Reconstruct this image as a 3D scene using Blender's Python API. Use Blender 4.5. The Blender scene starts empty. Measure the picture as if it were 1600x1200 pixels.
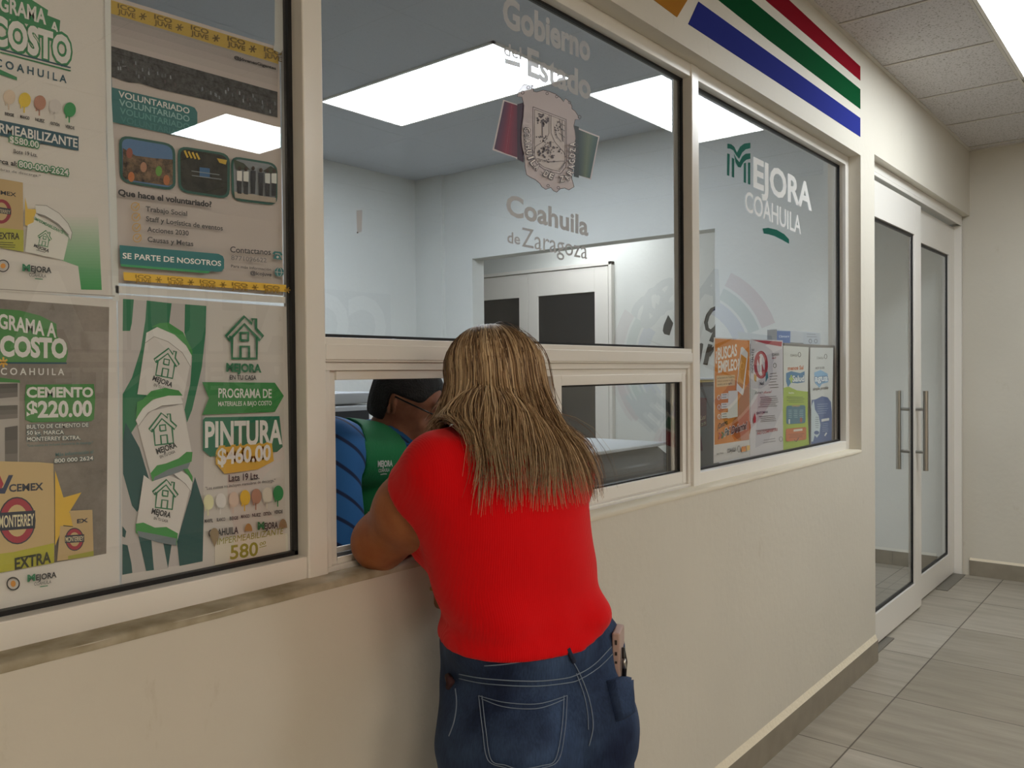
import bpy, bmesh, math, random
import numpy as np
from mathutils import Vector, Matrix
from mathutils.geometry import tessellate_polygon

S = bpy.context.scene
COL = S.collection
# ------------------------------------------------------------------ camera
FPX, CAM_H, CAM_D = 1303.57, 1.3285, 1.1321
YAW, PITCH, ROLL = (math.radians(v) for v in (50.5026, -0.85885, -0.50428))
FW = Vector((math.sin(YAW)*math.cos(PITCH), math.cos(YAW)*math.cos(PITCH), math.sin(PITCH)))
_r0 = Vector((math.cos(YAW), -math.sin(YAW), 0)); _u0 = _r0.cross(FW)
RT = math.cos(ROLL)*_r0 + math.sin(ROLL)*_u0
UP = -math.sin(ROLL)*_r0 + math.cos(ROLL)*_u0
CAM = Vector((0, -CAM_D, CAM_H))
cd = bpy.data.cameras.new('camera'); cam = bpy.data.objects.new('camera', cd); COL.objects.link(cam)
cd.sensor_width = 36; cd.sensor_fit = 'HORIZONTAL'; cd.lens = 36*FPX/1600; cd.clip_start = 0.02
M = Matrix((RT, UP, -FW)).transposed().to_4x4(); M.translation = CAM
cam.matrix_world = M
S.camera = cam

# ------------------------------------------------------------------ world, exposure
w = bpy.data.worlds.new('world'); S.world = w; w.use_nodes = True
w.node_tree.nodes['Background'].inputs[0].default_value = (0.8, 0.9, 1, 1)
w.node_tree.nodes['Background'].inputs[1].default_value = 0.02
S.view_settings.view_transform = 'Standard'; S.view_settings.look = 'None'
S.view_settings.exposure = 0.74; S.view_settings.gamma = 1; S.view_settings.use_curve_mapping = False
PANEL_CORRIDOR, PANEL_OFFICE = 13.5, 12.0          # emission of the ceiling light panels
S.cycles.max_bounces = 12; S.cycles.transparent_max_bounces = 24; S.cycles.glossy_bounces = 6
S.cycles.caustics_reflective = False; S.cycles.caustics_refractive = False
S.cycles.sample_clamp_indirect = 6

# ------------------------------------------------------------------ helpers
def at(px, py, Y):
    """point of the vertical plane y = Y seen at that place of the 1600x1200 frame"""
    d = RT*((px-800)/FPX) + UP*((600-py)/FPX) + FW
    return CAM + d*((Y-CAM.y)/d.y)
def atx(px, py, X):
    d = RT*((px-800)/FPX) + UP*((600-py)/FPX) + FW
    return CAM + d*(X/d.x)
def lin(c):
    if isinstance(c, str):
        c = c.lstrip('#'); c = ''.join(k*2 for k in c) if len(c) == 3 else c; c = [int(c[i:i+2], 16)/255 for i in (0, 2, 4)]
    return tuple(v/12.92 if v <= .04045 else ((v+.055)/1.055)**2.4 for v in c)
_mats = {}
def mat(color, rough=.6, metal=0, spec=.5, bump=0, bscale=60, var=0, vscale=3, emit=0, name=None):
    key = (str(color), rough, metal, spec, bump, bscale, var, vscale, emit)
    if key in _mats: return _mats[key]
    m = bpy.data.materials.new(name or 'mat_%d' % len(_mats)); m.use_nodes = True
    nt = m.node_tree; b = nt.nodes['Principled BSDF']; c = lin(color)
    b.inputs['Base Color'].default_value = (*c, 1); b.inputs['Roughness'].default_value = rough
    b.inputs['Metallic'].default_value = metal; b.inputs['Specular IOR Level'].default_value = spec
    if emit:
        b.inputs['Emission Color'].default_value = (*c, 1); b.inputs['Emission Strength'].default_value = emit
    if var or bump:
        tc = nt.nodes.new('ShaderNodeTexCoord')
    if var:
        n = nt.nodes.new('ShaderNodeTexNoise'); n.inputs['Scale'].default_value = vscale; n.inputs['Detail'].default_value = 6
        nt.links.new(tc.outputs['Object'], n.inputs['Vector'])
        r = nt.nodes.new('ShaderNodeValToRGB'); nt.links.new(n.outputs['Fac'], r.inputs[0])
        r.color_ramp.elements[0].position = .3; r.color_ramp.elements[1].position = .7
        r.color_ramp.elements[0].color = (*[v*(1-var) for v in c], 1); r.color_ramp.elements[1].color = (*[min(1, v*(1+var*.5)) for v in c], 1)
        nt.links.new(r.outputs[0], b.inputs['Base Color'])
    if bump:
        n = nt.nodes.new('ShaderNodeTexNoise'); n.inputs['Scale'].default_value = bscale; n.inputs['Detail'].default_value = 5
        nt.links.new(tc.outputs['Object'], n.inputs['Vector'])
        bp = nt.nodes.new('ShaderNodeBump'); bp.inputs['Strength'].default_value = bump; bp.inputs['Distance'].default_value = .01
        nt.links.new(n.outputs['Fac'], bp.inputs['Height']); nt.links.new(bp.outputs[0], b.inputs['Normal'])
    _mats[key] = m
    return m
def props(o, label=None, cat=None, group=None, kind=None):
    if label: o['label'] = label
    if cat: o['category'] = cat
    if group: o['group'] = group
    if kind: o['kind'] = kind
    return o
def empty(name, loc, label=None, cat=None, group=None, kind=None):
    o = bpy.data.objects.new(name, None); COL.objects.link(o); o.location = loc; o.empty_display_size = .05
    return props(o, label, cat, group, kind)
def link(name, me, mats=(), parent=None, smooth=False):
    for m in mats: me.materials.append(m)
    if smooth: me.polygons.foreach_set('use_smooth', [True]*len(me.polygons))
    o = bpy.data.objects.new(name, me); COL.objects.link(o)
    if parent:
        o.parent = parent
        p = parent; off = Vector((0, 0, 0))
        while p: off += p.location; p = p.parent
        o.location = -off      # geometry is written in world coordinates
    return o
class MB:
    """collects shapes (world coordinates) and links them as ONE mesh object"""
    def __init__(s): s.v = []; s.f = []; s.mi = []; s.mats = []
    def m(s, mt):
        if mt not in s.mats: s.mats.append(mt)
        return s.mats.index(mt)
    def add(s, v, f, mt):
        n = len(s.v); i = s.m(mt)
        s.v += [tuple(p) for p in v]; s.f += [tuple(n+k for k in q) for q in f]; s.mi += [i]*len(f); return s
    def box(s, a, b, mt):
        (x0, y0, z0), (x1, y1, z1) = [sorted(t) for t in zip(a, b)] and ((min(a[0], b[0]), min(a[1], b[1]), min(a[2], b[2])), (max(a[0], b[0]), max(a[1], b[1]), max(a[2], b[2])))
        v = [(x0,y0,z0),(x1,y0,z0),(x1,y1,z0),(x0,y1,z0),(x0,y0,z1),(x1,y0,z1),(x1,y1,z1),(x0,y1,z1)]
        return s.add(v, [(0,3,2,1),(4,5,6,7),(0,1,5,4),(1,2,6,5),(2,3,7,6),(3,0,4,7)], mt)
    def prism(s, poly, d, mt):
        """polygon (3D points) extruded by vector d"""
        n = len(poly); a = [Vector(p) for p in poly]; b = [p+Vector(d) for p in a]
        tri = tessellate_polygon([a])
        nrm = sum(((a[i]-a[0]).cross(a[(i+1) % n]-a[0]) for i in range(n)), Vector())
        flip = nrm.dot(Vector(d)) > 0
        f = []
        for t in tri:
            tn = (a[t[1]]-a[t[0]]).cross(a[t[2]]-a[t[0]])
            if tn.dot(Vector(d)) > 0: t = t[::-1]
            f.append(tuple(t)); f.append(tuple(n+k for k in t[::-1]))
        for i in range(n):
            j = (i+1) % n
            f.append((i, j, n+j, n+i) if not flip else (j, i, n+i, n+j))
        # recompute orientation with outward test
        return s.add(a+b, f, mt)
    def tube(s, pts, r, mt, seg=10, caps=True):
        pts = [Vector(p) for p in pts]; n = len(pts)
        rr = r if isinstance(r, (list, tuple)) else [r]*n
        v = []; f = []; ref = None
        for i, p in enumerate(pts):
            t = (pts[min(i+1, n-1)]-pts[max(i-1, 0)]).normalized()
            if ref is None:
                ref = Vector((0, 0, 1)) if abs(t.z) < .9 else Vector((1, 0, 0))
            u = (ref - t*ref.dot(t)).normalized(); ref = u; w_ = t.cross(u)
            for k in range(seg):
                a = 2*math.pi*k/seg
                v.append(p + (u*math.cos(a)+w_*math.sin(a))*rr[i])
        for i in range(n-1):
            for k in range(seg):
                k2 = (k+1) % seg
                f.append((i*seg+k, i*seg+k2, (i+1)*seg+k2, (i+1)*seg+k))
        if caps:
            f.append(tuple(reversed(range(seg)))); f.append(tuple((n-1)*seg+k for k in range(seg)))
        return s.add(v, f, mt)
    def build(s, name, parent=None, smooth=False, bevel=0, seg=2):
        me = bpy.data.meshes.new(name); me.from_pydata(s.v, [], s.f); me.update()
        me.polygons.foreach_set('material_index', s.mi) if s.mi else None
        o = link(name, me, s.mats, parent, smooth)
        if bevel:
            b = o.modifiers.new('bevel', 'BEVEL'); b.width = bevel; b.segments = seg; b.limit_method = 'ANGLE'; b.angle_limit = math.radians(40)
            me.polygons.foreach_set('use_smooth', [True]*len(me.polygons))
            wn = o.modifiers.new('wn', 'WEIGHTED_NORMAL'); wn.keep_sharp = True
        return o

# ------------------------------------------------------------------ materials of the place
def wall_mat(name, col, grime=0, hi=None):
    m = bpy.data.materials.new(name); m.use_nodes = True; nt = m.node_tree; b = nt.nodes['Principled BSDF']; c = lin(col)
    b.inputs['Roughness'].default_value = .55; b.inputs['Specular IOR Level'].default_value = .3
    tc = nt.nodes.new('ShaderNodeTexCoord')
    n = nt.nodes.new('ShaderNodeTexNoise'); n.inputs['Scale'].default_value = 1.6; n.inputs['Detail'].default_value = 5
    nt.links.new(tc.outputs['Object'], n.inputs['Vector'])
    r = nt.nodes.new('ShaderNodeValToRGB'); nt.links.new(n.outputs['Fac'], r.inputs[0])
    r.color_ramp.elements[0].position = .3; r.color_ramp.elements[1].position = .7
    r.color_ramp.elements[0].color = (*[v*.93 for v in c], 1); r.color_ramp.elements[1].color = (*c, 1)
    out = r.outputs[0]
    if grime:
        n2 = nt.nodes.new('ShaderNodeTexNoise'); n2.inputs['Scale'].default_value = 9; n2.inputs['Detail'].default_value = 8; n2.inputs['Roughness'].default_value = .7
        mp = nt.nodes.new('ShaderNodeMapping'); mp.inputs['Scale'].default_value = (1.6, 1, .7)
        nt.links.new(tc.outputs['Object'], mp.inputs[0]); nt.links.new(mp.outputs[0], n2.inputs['Vector'])
        r2 = nt.nodes.new('ShaderNodeValToRGB'); nt.links.new(n2.outputs['Fac'], r2.inputs[0])
        r2.color_ramp.elements[0].position = .62; r2.color_ramp.elements[1].position = .8
        mx = nt.nodes.new('ShaderNodeMix'); mx.data_type = 'RGBA'; mx.blend_type = 'MULTIPLY'
        nt.links.new(out, mx.inputs[6]); mx.inputs[7].default_value = (.78, .74, .68, 1)
        mu = nt.nodes.new('ShaderNodeMath'); mu.operation = 'MULTIPLY'; mu.inputs[1].default_value = grime
        nt.links.new(r2.outputs[0], mu.inputs[0]); nt.links.new(mu.outputs[0], mx.inputs[0]); out = mx.outputs[2]
    nt.links.new(out, b.inputs['Base Color'])
    n3 = nt.nodes.new('ShaderNodeTexNoise'); n3.inputs['Scale'].default_value = 35; n3.inputs['Detail'].default_value = 4
    nt.links.new(tc.outputs['Object'], n3.inputs['Vector'])
    bp = nt.nodes.new('ShaderNodeBump'); bp.inputs['Strength'].default_value = .12; bp.inputs['Distance'].default_value = .01
    nt.links.new(n3.outputs['Fac'], bp.inputs['Height']); nt.links.new(bp.outputs[0], b.inputs['Normal'])
    return m
M_wall = wall_mat('cream_wall', '#d9d4c8', .8)
M_office = wall_mat('office_wall', '#dcdfdc', 0)
M_alu = mat('#e9e6e0', .28, 0, .5, name='white_aluminium')
M_gask = mat('#0e0f12', .5, name='black_gasket')
M_plaster = mat('#d8d0bc', .8, bump=.5, bscale=70, var=.15, vscale=14, name='plaster')
M_steel = mat('#b8b6b2', .28, 1, name='brushed_steel')
def floor_mat():
    m = bpy.data.materials.new('floor_tile'); m.use_nodes = True; nt = m.node_tree; b = nt.nodes['Principled BSDF']
    tc = nt.nodes.new('ShaderNodeTexCoord'); mp = nt.nodes.new('ShaderNodeMapping'); mp.vector_type = 'POINT'
    T = .577
    mp.inputs['Scale'].default_value = (1/T, 1/T, 1); mp.inputs['Location'].default_value = (-2.982/T+20, .188/T+20, 0)
    nt.links.new(tc.outputs['Object'], mp.inputs[0])
    br = nt.nodes.new('ShaderNodeTexBrick'); br.offset = 0; br.squash = 1
    br.inputs['Scale'].default_value = 1; br.inputs['Brick Width'].default_value = 1; br.inputs['Row Height'].default_value = 1
    br.inputs['Mortar Size'].default_value = .0052; br.inputs['Mortar Smooth'].default_value = .1
    br.inputs['Color1'].default_value = (*lin('#b6afa3'), 1); br.inputs['Color2'].default_value = (*lin('#968e80'), 1)
    br.inputs['Mortar'].default_value = (*lin('#5a5249'), 1)
    nt.links.new(mp.outputs[0], br.inputs['Vector'])
    m2 = nt.nodes.new('ShaderNodeMapping'); m2.inputs['Scale'].default_value = (9, 1.1, 1); nt.links.new(tc.outputs['Object'], m2.inputs[0])
    n = nt.nodes.new('ShaderNodeTexNoise'); n.inputs['Scale'].default_value = 2; n.inputs['Detail'].default_value = 8; n.inputs['Roughness'].default_value = .65
    nt.links.new(m2.outputs[0], n.inputs['Vector'])
    r = nt.nodes.new('ShaderNodeValToRGB'); nt.links.new(n.outputs['Fac'], r.inputs[0])
    r.color_ramp.elements[0].position = .35; r.color_ramp.elements[1].position = .68
    r.color_ramp.elements[0].color = (.78, .77, .74, 1); r.color_ramp.elements[1].color = (1.06, 1.06, 1.06, 1)
    mx = nt.nodes.new('ShaderNodeMix'); mx.data_type = 'RGBA'; mx.blend_type = 'MULTIPLY'; mx.inputs[0].default_value = 1
    nt.links.new(br.outputs['Color'], mx.inputs[6]); nt.links.new(r.outputs[0], mx.inputs[7])
    nt.links.new(mx.outputs[2], b.inputs['Base Color'])
    b.inputs['Roughness'].default_value = .38
    bp = nt.nodes.new('ShaderNodeBump'); bp.inputs['Strength'].default_value = .25; bp.inputs['Distance'].default_value = .004; bp.invert = True
    nt.links.new(br.outputs['Fac'], bp.inputs['Height']); nt.links.new(bp.outputs[0], b.inputs['Normal'])
    return m
M_floor = floor_mat()
def ctile_mat():
    m = bpy.data.materials.new('ceiling_tile'); m.use_nodes = True; nt = m.node_tree; b = nt.nodes['Principled BSDF']
    b.inputs['Roughness'].default_value = .9
    tc = nt.nodes.new('ShaderNodeTexCoord'); n = nt.nodes.new('ShaderNodeTexNoise'); n.inputs['Scale'].default_value = 120; n.inputs['Detail'].default_value = 3
    nt.links.new(tc.outputs['Object'], n.inputs['Vector'])
    r = nt.nodes.new('ShaderNodeValToRGB'); nt.links.new(n.outputs['Fac'], r.inputs[0])
    r.color_ramp.elements[0].position = .3; r.color_ramp.elements[1].position = .46
    r.color_ramp.elements[0].color = (*lin('#96938f'), 1); r.color_ramp.elements[1].color = (*lin('#d3d0d1'), 1)
    nt.links.new(r.outputs[0], b.inputs['Base Color'])
    bp = nt.nodes.new('ShaderNodeBump'); bp.inputs['Strength'].default_value = .5; bp.inputs['Distance'].default_value = .004
    nt.links.new(n.outputs['Fac'], bp.inputs['Height']); nt.links.new(bp.outputs[0], b.inputs['Normal'])
    return m
M_ctile = ctile_mat()
def glass_mat(name, tint=(.955, .97, .97), boost=1.75):
    m = bpy.data.materials.new(name); m.use_nodes = True; nt = m.node_tree
    nt.nodes.remove(nt.nodes['Principled BSDF']); out = nt.nodes['Material Output']
    tr = nt.nodes.new('ShaderNodeBsdfTransparent'); tr.inputs[0].default_value = (*tint, 1)
    gl = nt.nodes.new('ShaderNodeBsdfGlossy'); gl.inputs['Roughness'].default_value = 0.0; gl.inputs[0].default_value = (1, 1, 1, 1)
    geo = nt.nodes.new('ShaderNodeNewGeometry')
    io = nt.nodes.new('ShaderNodeMath'); io.operation = 'MULTIPLY_ADD'; io.inputs[1].default_value = 1/boost-boost; io.inputs[2].default_value = boost
    nt.links.new(geo.outputs['Backfacing'], io.inputs[0])
    fr = nt.nodes.new('ShaderNodeFresnel'); nt.links.new(io.outputs[0], fr.inputs['IOR'])
    mx = nt.nodes.new('ShaderNodeMixShader'); nt.links.new(fr.outputs[0], mx.inputs[0]); nt.links.new(tr.outputs[0], mx.inputs[1]); nt.links.new(gl.outputs[0], mx.inputs[2])
    nt.links.new(mx.outputs[0], out.inputs[0])
    return m
M_glass = glass_mat('window_glass')
M_darkglass = glass_mat('dark_glass', (.10, .11, .11))
def emit_mat(name, col, strength):
    m = bpy.data.materials.new(name); m.use_nodes = True; nt = m.node_tree
    nt.nodes.remove(nt.nodes['Principled BSDF']); e = nt.nodes.new('ShaderNodeEmission')
    e.inputs[0].default_value = (*col, 1); e.inputs[1].default_value = strength
    nt.links.new(e.outputs[0], nt.nodes['Material Output'].inputs[0]); return m

# ------------------------------------------------------------------ room shell
X_FAR, Z_C, Y_OPP, X_L = 5.965, 2.7058, -5.2, -3.2
WT = .14                                                   # thickness of the counter wall
SILL, HEAD, X_WR, X_D0, Z_D = .9737, 2.2487, 3.7535, 3.951, 2.292
X_WL = -.50
def struct(name, mb, parent=None, **k):
    o = mb.build(name, parent, **k)
    if parent is None: o['kind'] = 'structure'
    return o
fl = MB().box((X_L-.1, Y_OPP-.1, -.1), (X_FAR+.1, 5.3, 0), M_floor); floor = struct('floor', fl)
cl = MB().box((X_L-.1, Y_OPP-.1, Z_C), (X_FAR+.1, .0, Z_C+.1), M_ctile); ceiling = struct('ceiling', cl)
oc = MB().box((X_L-.1, 0, Z_C+.02), (X_FAR+.1, 5.3, Z_C+.12), mat('#c0c5cc', .8, name='office_ceiling')); oceil = struct('ceiling_office', oc)
W = MB()
W.box((X_L, 0, 0), (X_D0, WT, SILL), M_wall)
W.box((X_L, 0, HEAD), (X_D0, WT, Z_C+.02), M_wall)
W.box((X_L, 0, SILL), (X_WL, WT, HEAD), M_wall)
W.box((X_WR, 0, SILL), (X_D0, WT, HEAD), M_wall)
W.box((X_D0, 0, Z_D), (X_FAR, WT, Z_C+.02), M_wall)
wall_front = struct('wall_front', W)
wall_right = struct('wall_right', MB().box((X_FAR, Y_OPP, 0), (X_FAR+.1, .10, Z_C+.02), M_wall))
struct('wall_annex_right', MB().box((X_FAR, .10, 0), (X_FAR+.1, 5.2, Z_C+.12), M_office))
wall_back = struct('wall_back', MB().box((X_L, Y_OPP-.1, 0), (X_FAR+.1, Y_OPP, Z_C), M_wall))
wall_left = struct('wall_left', MB().box((X_L-.1, Y_OPP-.1, 0), (X_L, 5.2, Z_C), M_wall))
# office side
X_P = 4.30                                                 # partition with the wide opening
P = MB()
P.box((X_P, WT, 0), (X_P+.12, .945, Z_C+.02), M_office)
P.box((X_P, .945, 2.112), (X_P+.12, 2.76, Z_C+.02), M_office)
P.box((X_P, 2.76, 0), (X_P+.12, 3.30, Z_C+.02), M_office)
P.box((X_P-.03, 3.02, 0), (X_P, 3.30, Z_C+.02), M_office)
struct('wall_partition', P)
struct('wall_office_back', MB().box((X_L, 3.29, 0), (X_P, 3.4, Z_C+.02), M_office))
struct('wall_annex_back', MB().box((X_P, 5.1, 0), (X_FAR, 5.2, Z_C+.02), M_office))
# base tiles
M_base = mat('#8f8779', .5, var=.15, vscale=10, name='base_tile')
b = MB().box((X_L, -.010, 0), (X_D0+.008, 0, .097), M_base)
b.box((X_D0, 0, 0), (X_D0+.008, .035, .097), M_base)
b.prism([(X_L, -.010, .097), (X_L, 0, .097), (X_L, 0, .122)], (X_D0-X_L, 0, 0), mat('#e6dcc6', .7, bump=.4, bscale=50, name='base_filler'))
struct('baseboard_front', b)
b = MB()
yy = -.33
b.box((X_FAR-.010, -.33, 0), (X_FAR, -.0, .097), M_base)
b.box((X_FAR-.010, Y_OPP, 0), (X_FAR, -.333, .094), M_base)
b.box((X_FAR-.010, .12, 0), (X_FAR, 5.1, .094), M_base)
b.prism([(X_FAR-.010, 0, .097), (X_FAR, 0, .097), (X_FAR, 0, .112)], (0, Y_OPP, 0), mat('#e6dcc6', .7, bump=.4, bscale=50))
struct('baseboard_right', b)
# ceiling grid bars with painted shadow lines
M_bar = mat('#d2cec7', .5, name='grid_bar')
g = MB()
XG = [3.4276+.61*k for k in range(-11, 5)]; YG = [-.466-.61*k for k in range(8)]
for x in XG:
    g.box((x-.006, 0, Z_C-.004), (x+.006, Y_OPP, Z_C+.001), M_bar)
    g.box((x-.0085, 0, Z_C-.0012), (x+.0085, Y_OPP, Z_C+.001), mat('#8b867e', .9))  # wider dark strip: shadow line beside the bar, put into the colour
for y in YG:
    g.box((X_L, y-.006, Z_C-.005), (X_FAR, y+.006, Z_C+.001), M_bar)
    g.box((X_L, y-.0085, Z_C-.0012), (X_FAR, y+.0085, Z_C+.001), mat('#8b867e', .9))  # same painted shadow line along the cross bars
g.box((X_L, 0, Z_C-.006), (X_FAR, -.016, Z_C), M_bar)
g.box((X_FAR-.016, 0, Z_C-.006), (X_FAR, Y_OPP, Z_C), M_bar)
struct('trim_1', g)
# ceiling light panels
E_cor = emit_mat('panel_light', (.93, .98, 1.0), PANEL_CORRIDOR)
E_off = emit_mat('office_panel_light', (.86, .92, 1.0), PANEL_OFFICE)
def panel(x0, y0, x1, y1, z, em, label, group=None):
    e = empty('ceiling_light', ((x0+x1)/2, (y0+y1)/2, z), label, 'ceiling light', group)
    f = MB(); t = .014
    for a in (((x0, y0), (x1, y0+t)), ((x0, y1-t), (x1, y1)), ((x0, y0), (x0+t, y1)), ((x1-t, y0), (x1, y1))):
        f.box((*a[0], z-.008), (*a[1], z), M_alu)
    f.build('frame', e)
    MB().box((x0+t, y0+t, z-.006), (x1-t, y1-t, z-.002), em).build('diffuser', e)
    return e
E_near = emit_mat('near_panel_light', (.93, .98, 1.0), PANEL_CORRIDOR*.66)
panel(3.44, -1.07, 4.642, -.475, Z_C, E_near, 'bright white light panel in the corridor ceiling at the upper right corner of the photo')
panel(2.44, -3.25, 3.05, -2.65, Z_C, E_cor, 'white light panel set in the corridor ceiling, seen only as a reflection over the poster')
panel(2.69, 1.17, 3.27, 2.355, Z_C+.02, E_off, 'large bluish white light panel in the office ceiling behind the middle pane')
E_warm = emit_mat('added_warm_light', (1, .86, .69), PANEL_CORRIDOR)  # two added panels, unseen, to brighten the left of the corridor
panel(-1.44, -3.25, -.22, -2.65, Z_C, E_warm, 'added warm light panel in the corridor ceiling left of the viewer, out of view')
panel(-.22, -5.0, 1.0, -4.4, Z_C, E_warm, 'added warm light panel in the corridor ceiling behind the viewer, out of view')
E_ann = emit_mat('added_back_light', (.97, .99, 1), PANEL_OFFICE*.5)  # added panel out of sight, brightens the back room walls
panel(4.6, 2.4, 5.82, 3.0, Z_C+.02, E_ann, 'added light panel in the back room ceiling, hidden above the wide opening')
# ------------------------------------------------------------------ counter window
YF, YB, YGL = .05, .10, .080                             # frame front, frame back, glass
win = empty('window_1', (2.0, YF, SILL), kind='structure')
fr = MB(); A = M_alu
T1, T2, T3 = 1.348, 1.392, 2.209                         # transom bottom / top, underside of the head
fr.box((X_WL+.04, YF, T3), (3.7127, YB, HEAD), A)              # head
fr.box((X_WL+.04, YF, SILL), (.8774, YB, 1.0137), A)         # left bottom rail
fr.box((2.3353, YF, SILL), (3.7127, YB, 1.0137), A)        # right bottom rail
fr.box((X_WL, YF, SILL), (X_WL+.04, YB, HEAD), A)
fr.box((3.7127, YF, SILL), (X_WR, YB, HEAD), A)
fr.build('frame', win, bevel=.002)
MB().box((.8774, YF-.004, SILL-.004), (.9195, YB+.01, HEAD), A).build('mullion', win, bevel=.003)
MB().box((2.2895, YF-.004, SILL-.004), (2.3353, YB+.01, HEAD), A).build('mullion', win, bevel=.003)
tr = MB().box((.9195, YF, T1), (2.2895, YB, T2), A).box((.9195, YF-.003, T1+.004), (2.2895, YF, T1+.032), A)
tr.build('transom', win, bevel=.0015)
# gaskets and panes
def pane(x0, x1, z0, z1, name='pane', yg=YGL, par=win, g=.007, mt=None):
    k = MB()
    for a, b_ in (((x0, z0), (x1, z0+g)), ((x0, z1-g), (x1, z1)), ((x0, z0), (x0+g, z1)), ((x1-g, z0), (x1, z1))):
        k.box((a[0], yg-.004, a[1]), (b_[0], yg+.010, b_[1]), M_gask)
    k.build('gasket', par)
    p_ = MB().add([(x0, yg, z0), (x1, yg, z0), (x1, yg, z1), (x0, yg, z1)], [(0, 1, 2, 3)], mt or M_glass).build(name, par)
    return p_
pane(X_WL+.04, .8774, 1.0137, T3)
pane(.9195, 2.2895, T2, T3)
pane(2.3353, 3.7127, 1.0137, T3)
# sliding sash unit under the transom
sl = MB()
sl.box((.9195, .056, 1.333), (2.2895, .105, T1), A)           # upper track
sl.box((.9540, .062, 1.316), (2.2740, .105, 1.333), A)
sl.box((.9195, .056, .985), (.9350, .105, 1.333), A)          # jambs
sl.box((.9350, .066, .985), (.9540, .105, 1.333), A)
sl.box((2.2740, .056, .985), (2.2895, .105, 1.333), A)
sl.box((.9195, .056, .9737), (2.2895, .105, .985), A)         # bottom track with its two rails
sl.box((.9540, .064, .985), (2.2740, .067, .997), A)
sl.box((.9540, .086, .985), (2.2740, .089, .999), mat('#5b5d60', .4))
sl.box((.9540, .1005, .985), (2.2740, .105, 1.006), A)
sl.build('sliding_track', win, bevel=.0012)
sa = empty('sliding_sash', (1.93, .07, 1.0)); sa.parent = win; sa.location = (1.93-2.0, .07-YF, 1.0-SILL)
s0, s1 = 1.600, 2.268
k = MB()
k.box((s0, .060, .990), (s0+.036, .082, 1.318), A); k.box((s1-.022, .060, .990), (s1, .082, 1.318), A)
k.box((s0+.036, .0605, 1.293), (s1-.022, .0815, 1.318), A); k.box((s0+.036, .0605, .990), (s1-.022, .0815, 1.024), A)
k.build('sash_frame', sa, bevel=.0015)
pane(s0+.036, s1-.022, 1.024, 1.293, yg=.073, par=sa, g=.004)
# second sash pushed behind the first
sb = empty('sliding_sash', (1.95, .095, 1.0)); sb.parent = win; sb.location = (1.95-2.0, .095-YF, 1.0-SILL)
k = MB(); t0, t1 = 1.612, 2.262
k.box((t0, .086, .992), (t0+.03, .104, 1.316), A); k.box((t1-.03, .086, .992), (t1, .104, 1.316), A)
k.box((t0+.03, .0865, 1.296), (t1-.03, .1035, 1.316), A); k.box((t0+.03, .0865, .992), (t1-.03, .1035, 1.016), A)
k.build('sash_frame', sb, bevel=.0015)
pane(t0+.03, t1-.03, 1.016, 1.296, yg=.096, par=sb, g=.004)
# rough plaster sill in front of the frame, grimy towards the serving window and the left
M_sill = bpy.data.materials.new('grimy_plaster'); M_sill.use_nodes = True; nt = M_sill.node_tree; b_ = nt.nodes['Principled BSDF']; b_.inputs['Roughness'].default_value = .9
tc = nt.nodes.new('ShaderNodeTexCoord'); sx = nt.nodes.new('ShaderNodeSeparateXYZ'); nt.links.new(tc.outputs['Object'], sx.inputs[0])
mr = nt.nodes.new('ShaderNodeMapRange'); mr.inputs[1].default_value = .8; mr.inputs[2].default_value = 1.9; nt.links.new(sx.outputs[0], mr.inputs[0])
n_ = nt.nodes.new('ShaderNodeTexNoise'); n_.inputs['Scale'].default_value = 16; n_.inputs['Detail'].default_value = 6; nt.links.new(tc.outputs['Object'], n_.inputs['Vector'])
ma = nt.nodes.new('ShaderNodeMath'); ma.operation = 'ADD'; nt.links.new(mr.outputs[0], ma.inputs[0]); nt.links.new(n_.outputs['Fac'], ma.inputs[1])
rp = nt.nodes.new('ShaderNodeValToRGB'); nt.links.new(ma.outputs[0], rp.inputs[0]); rp.color_ramp.elements[0].position = .35; rp.color_ramp.elements[1].position = .95
rp.color_ramp.elements[0].color = (*lin('#8d836b'), 1); rp.color_ramp.elements[1].color = (*lin('#d3cbb8'), 1); nt.links.new(rp.outputs[0], b_.inputs['Base Color'])
si = MB()
n = 90; xs = [X_WL+(X_WR-X_WL)*i/n for i in range(n+1)]; rnd = random.Random(3)
v = []; f = []
for i, x in enumerate(xs):
    j = rnd.uniform(-.0015, .0015)
    v += [(x, -.0012+j*.4, SILL-.010), (x, -.0018+j*.5, SILL-.001+j), (x, .004, SILL+.0022+j*.8), (x, YF+.002, SILL+.003)]
for i in range(n):
    for q in range(3): f.append((i*4+q, i*4+4+q, i*4+5+q, i*4+1+q))
si.add(v, f, M_sill); si.build('sill', win, smooth=True)

# ------------------------------------------------------------------ sliding doors
dr = empty('door_1', (5.0, .07, 0), kind='structure')
k = MB()
k.box((X_D0, .04, Z_D-.045), (X_FAR-.012, .125, Z_D), A)
k.box((X_D0, .04, Z_D-.062), (X_FAR-.012, .045, Z_D-.045), A)
k.box((X_FAR-.030, .04, 0), (X_FAR-.010, .125, Z_D-.062), A)
k.build('frame', dr, bevel=.002)
def leaf(x0, x1, y0, y1, z0, z1, g0, g1, gz0, gz1):
    e = empty('door_leaf', ((x0+x1)/2, y0, 0)); e.parent = dr; e.location = ((x0+x1)/2-5.0, y0-.07, 0)
    k = MB()
    k.box((x0, y0, z0), (g0, y1, z1), A); k.box((g1, y0, z0), (x1, y1, z1), A)
    k.box((g0, y0, z0), (g1, y1, gz0), A); k.box((g0, y0, gz1), (g1, y1, z1), A)
    k.build('leaf_frame', e, bevel=.002)
    pane(g0, g1, gz0, gz1, yg=(y0+y1)/2, par=e, g=.012)
    return e
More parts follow.
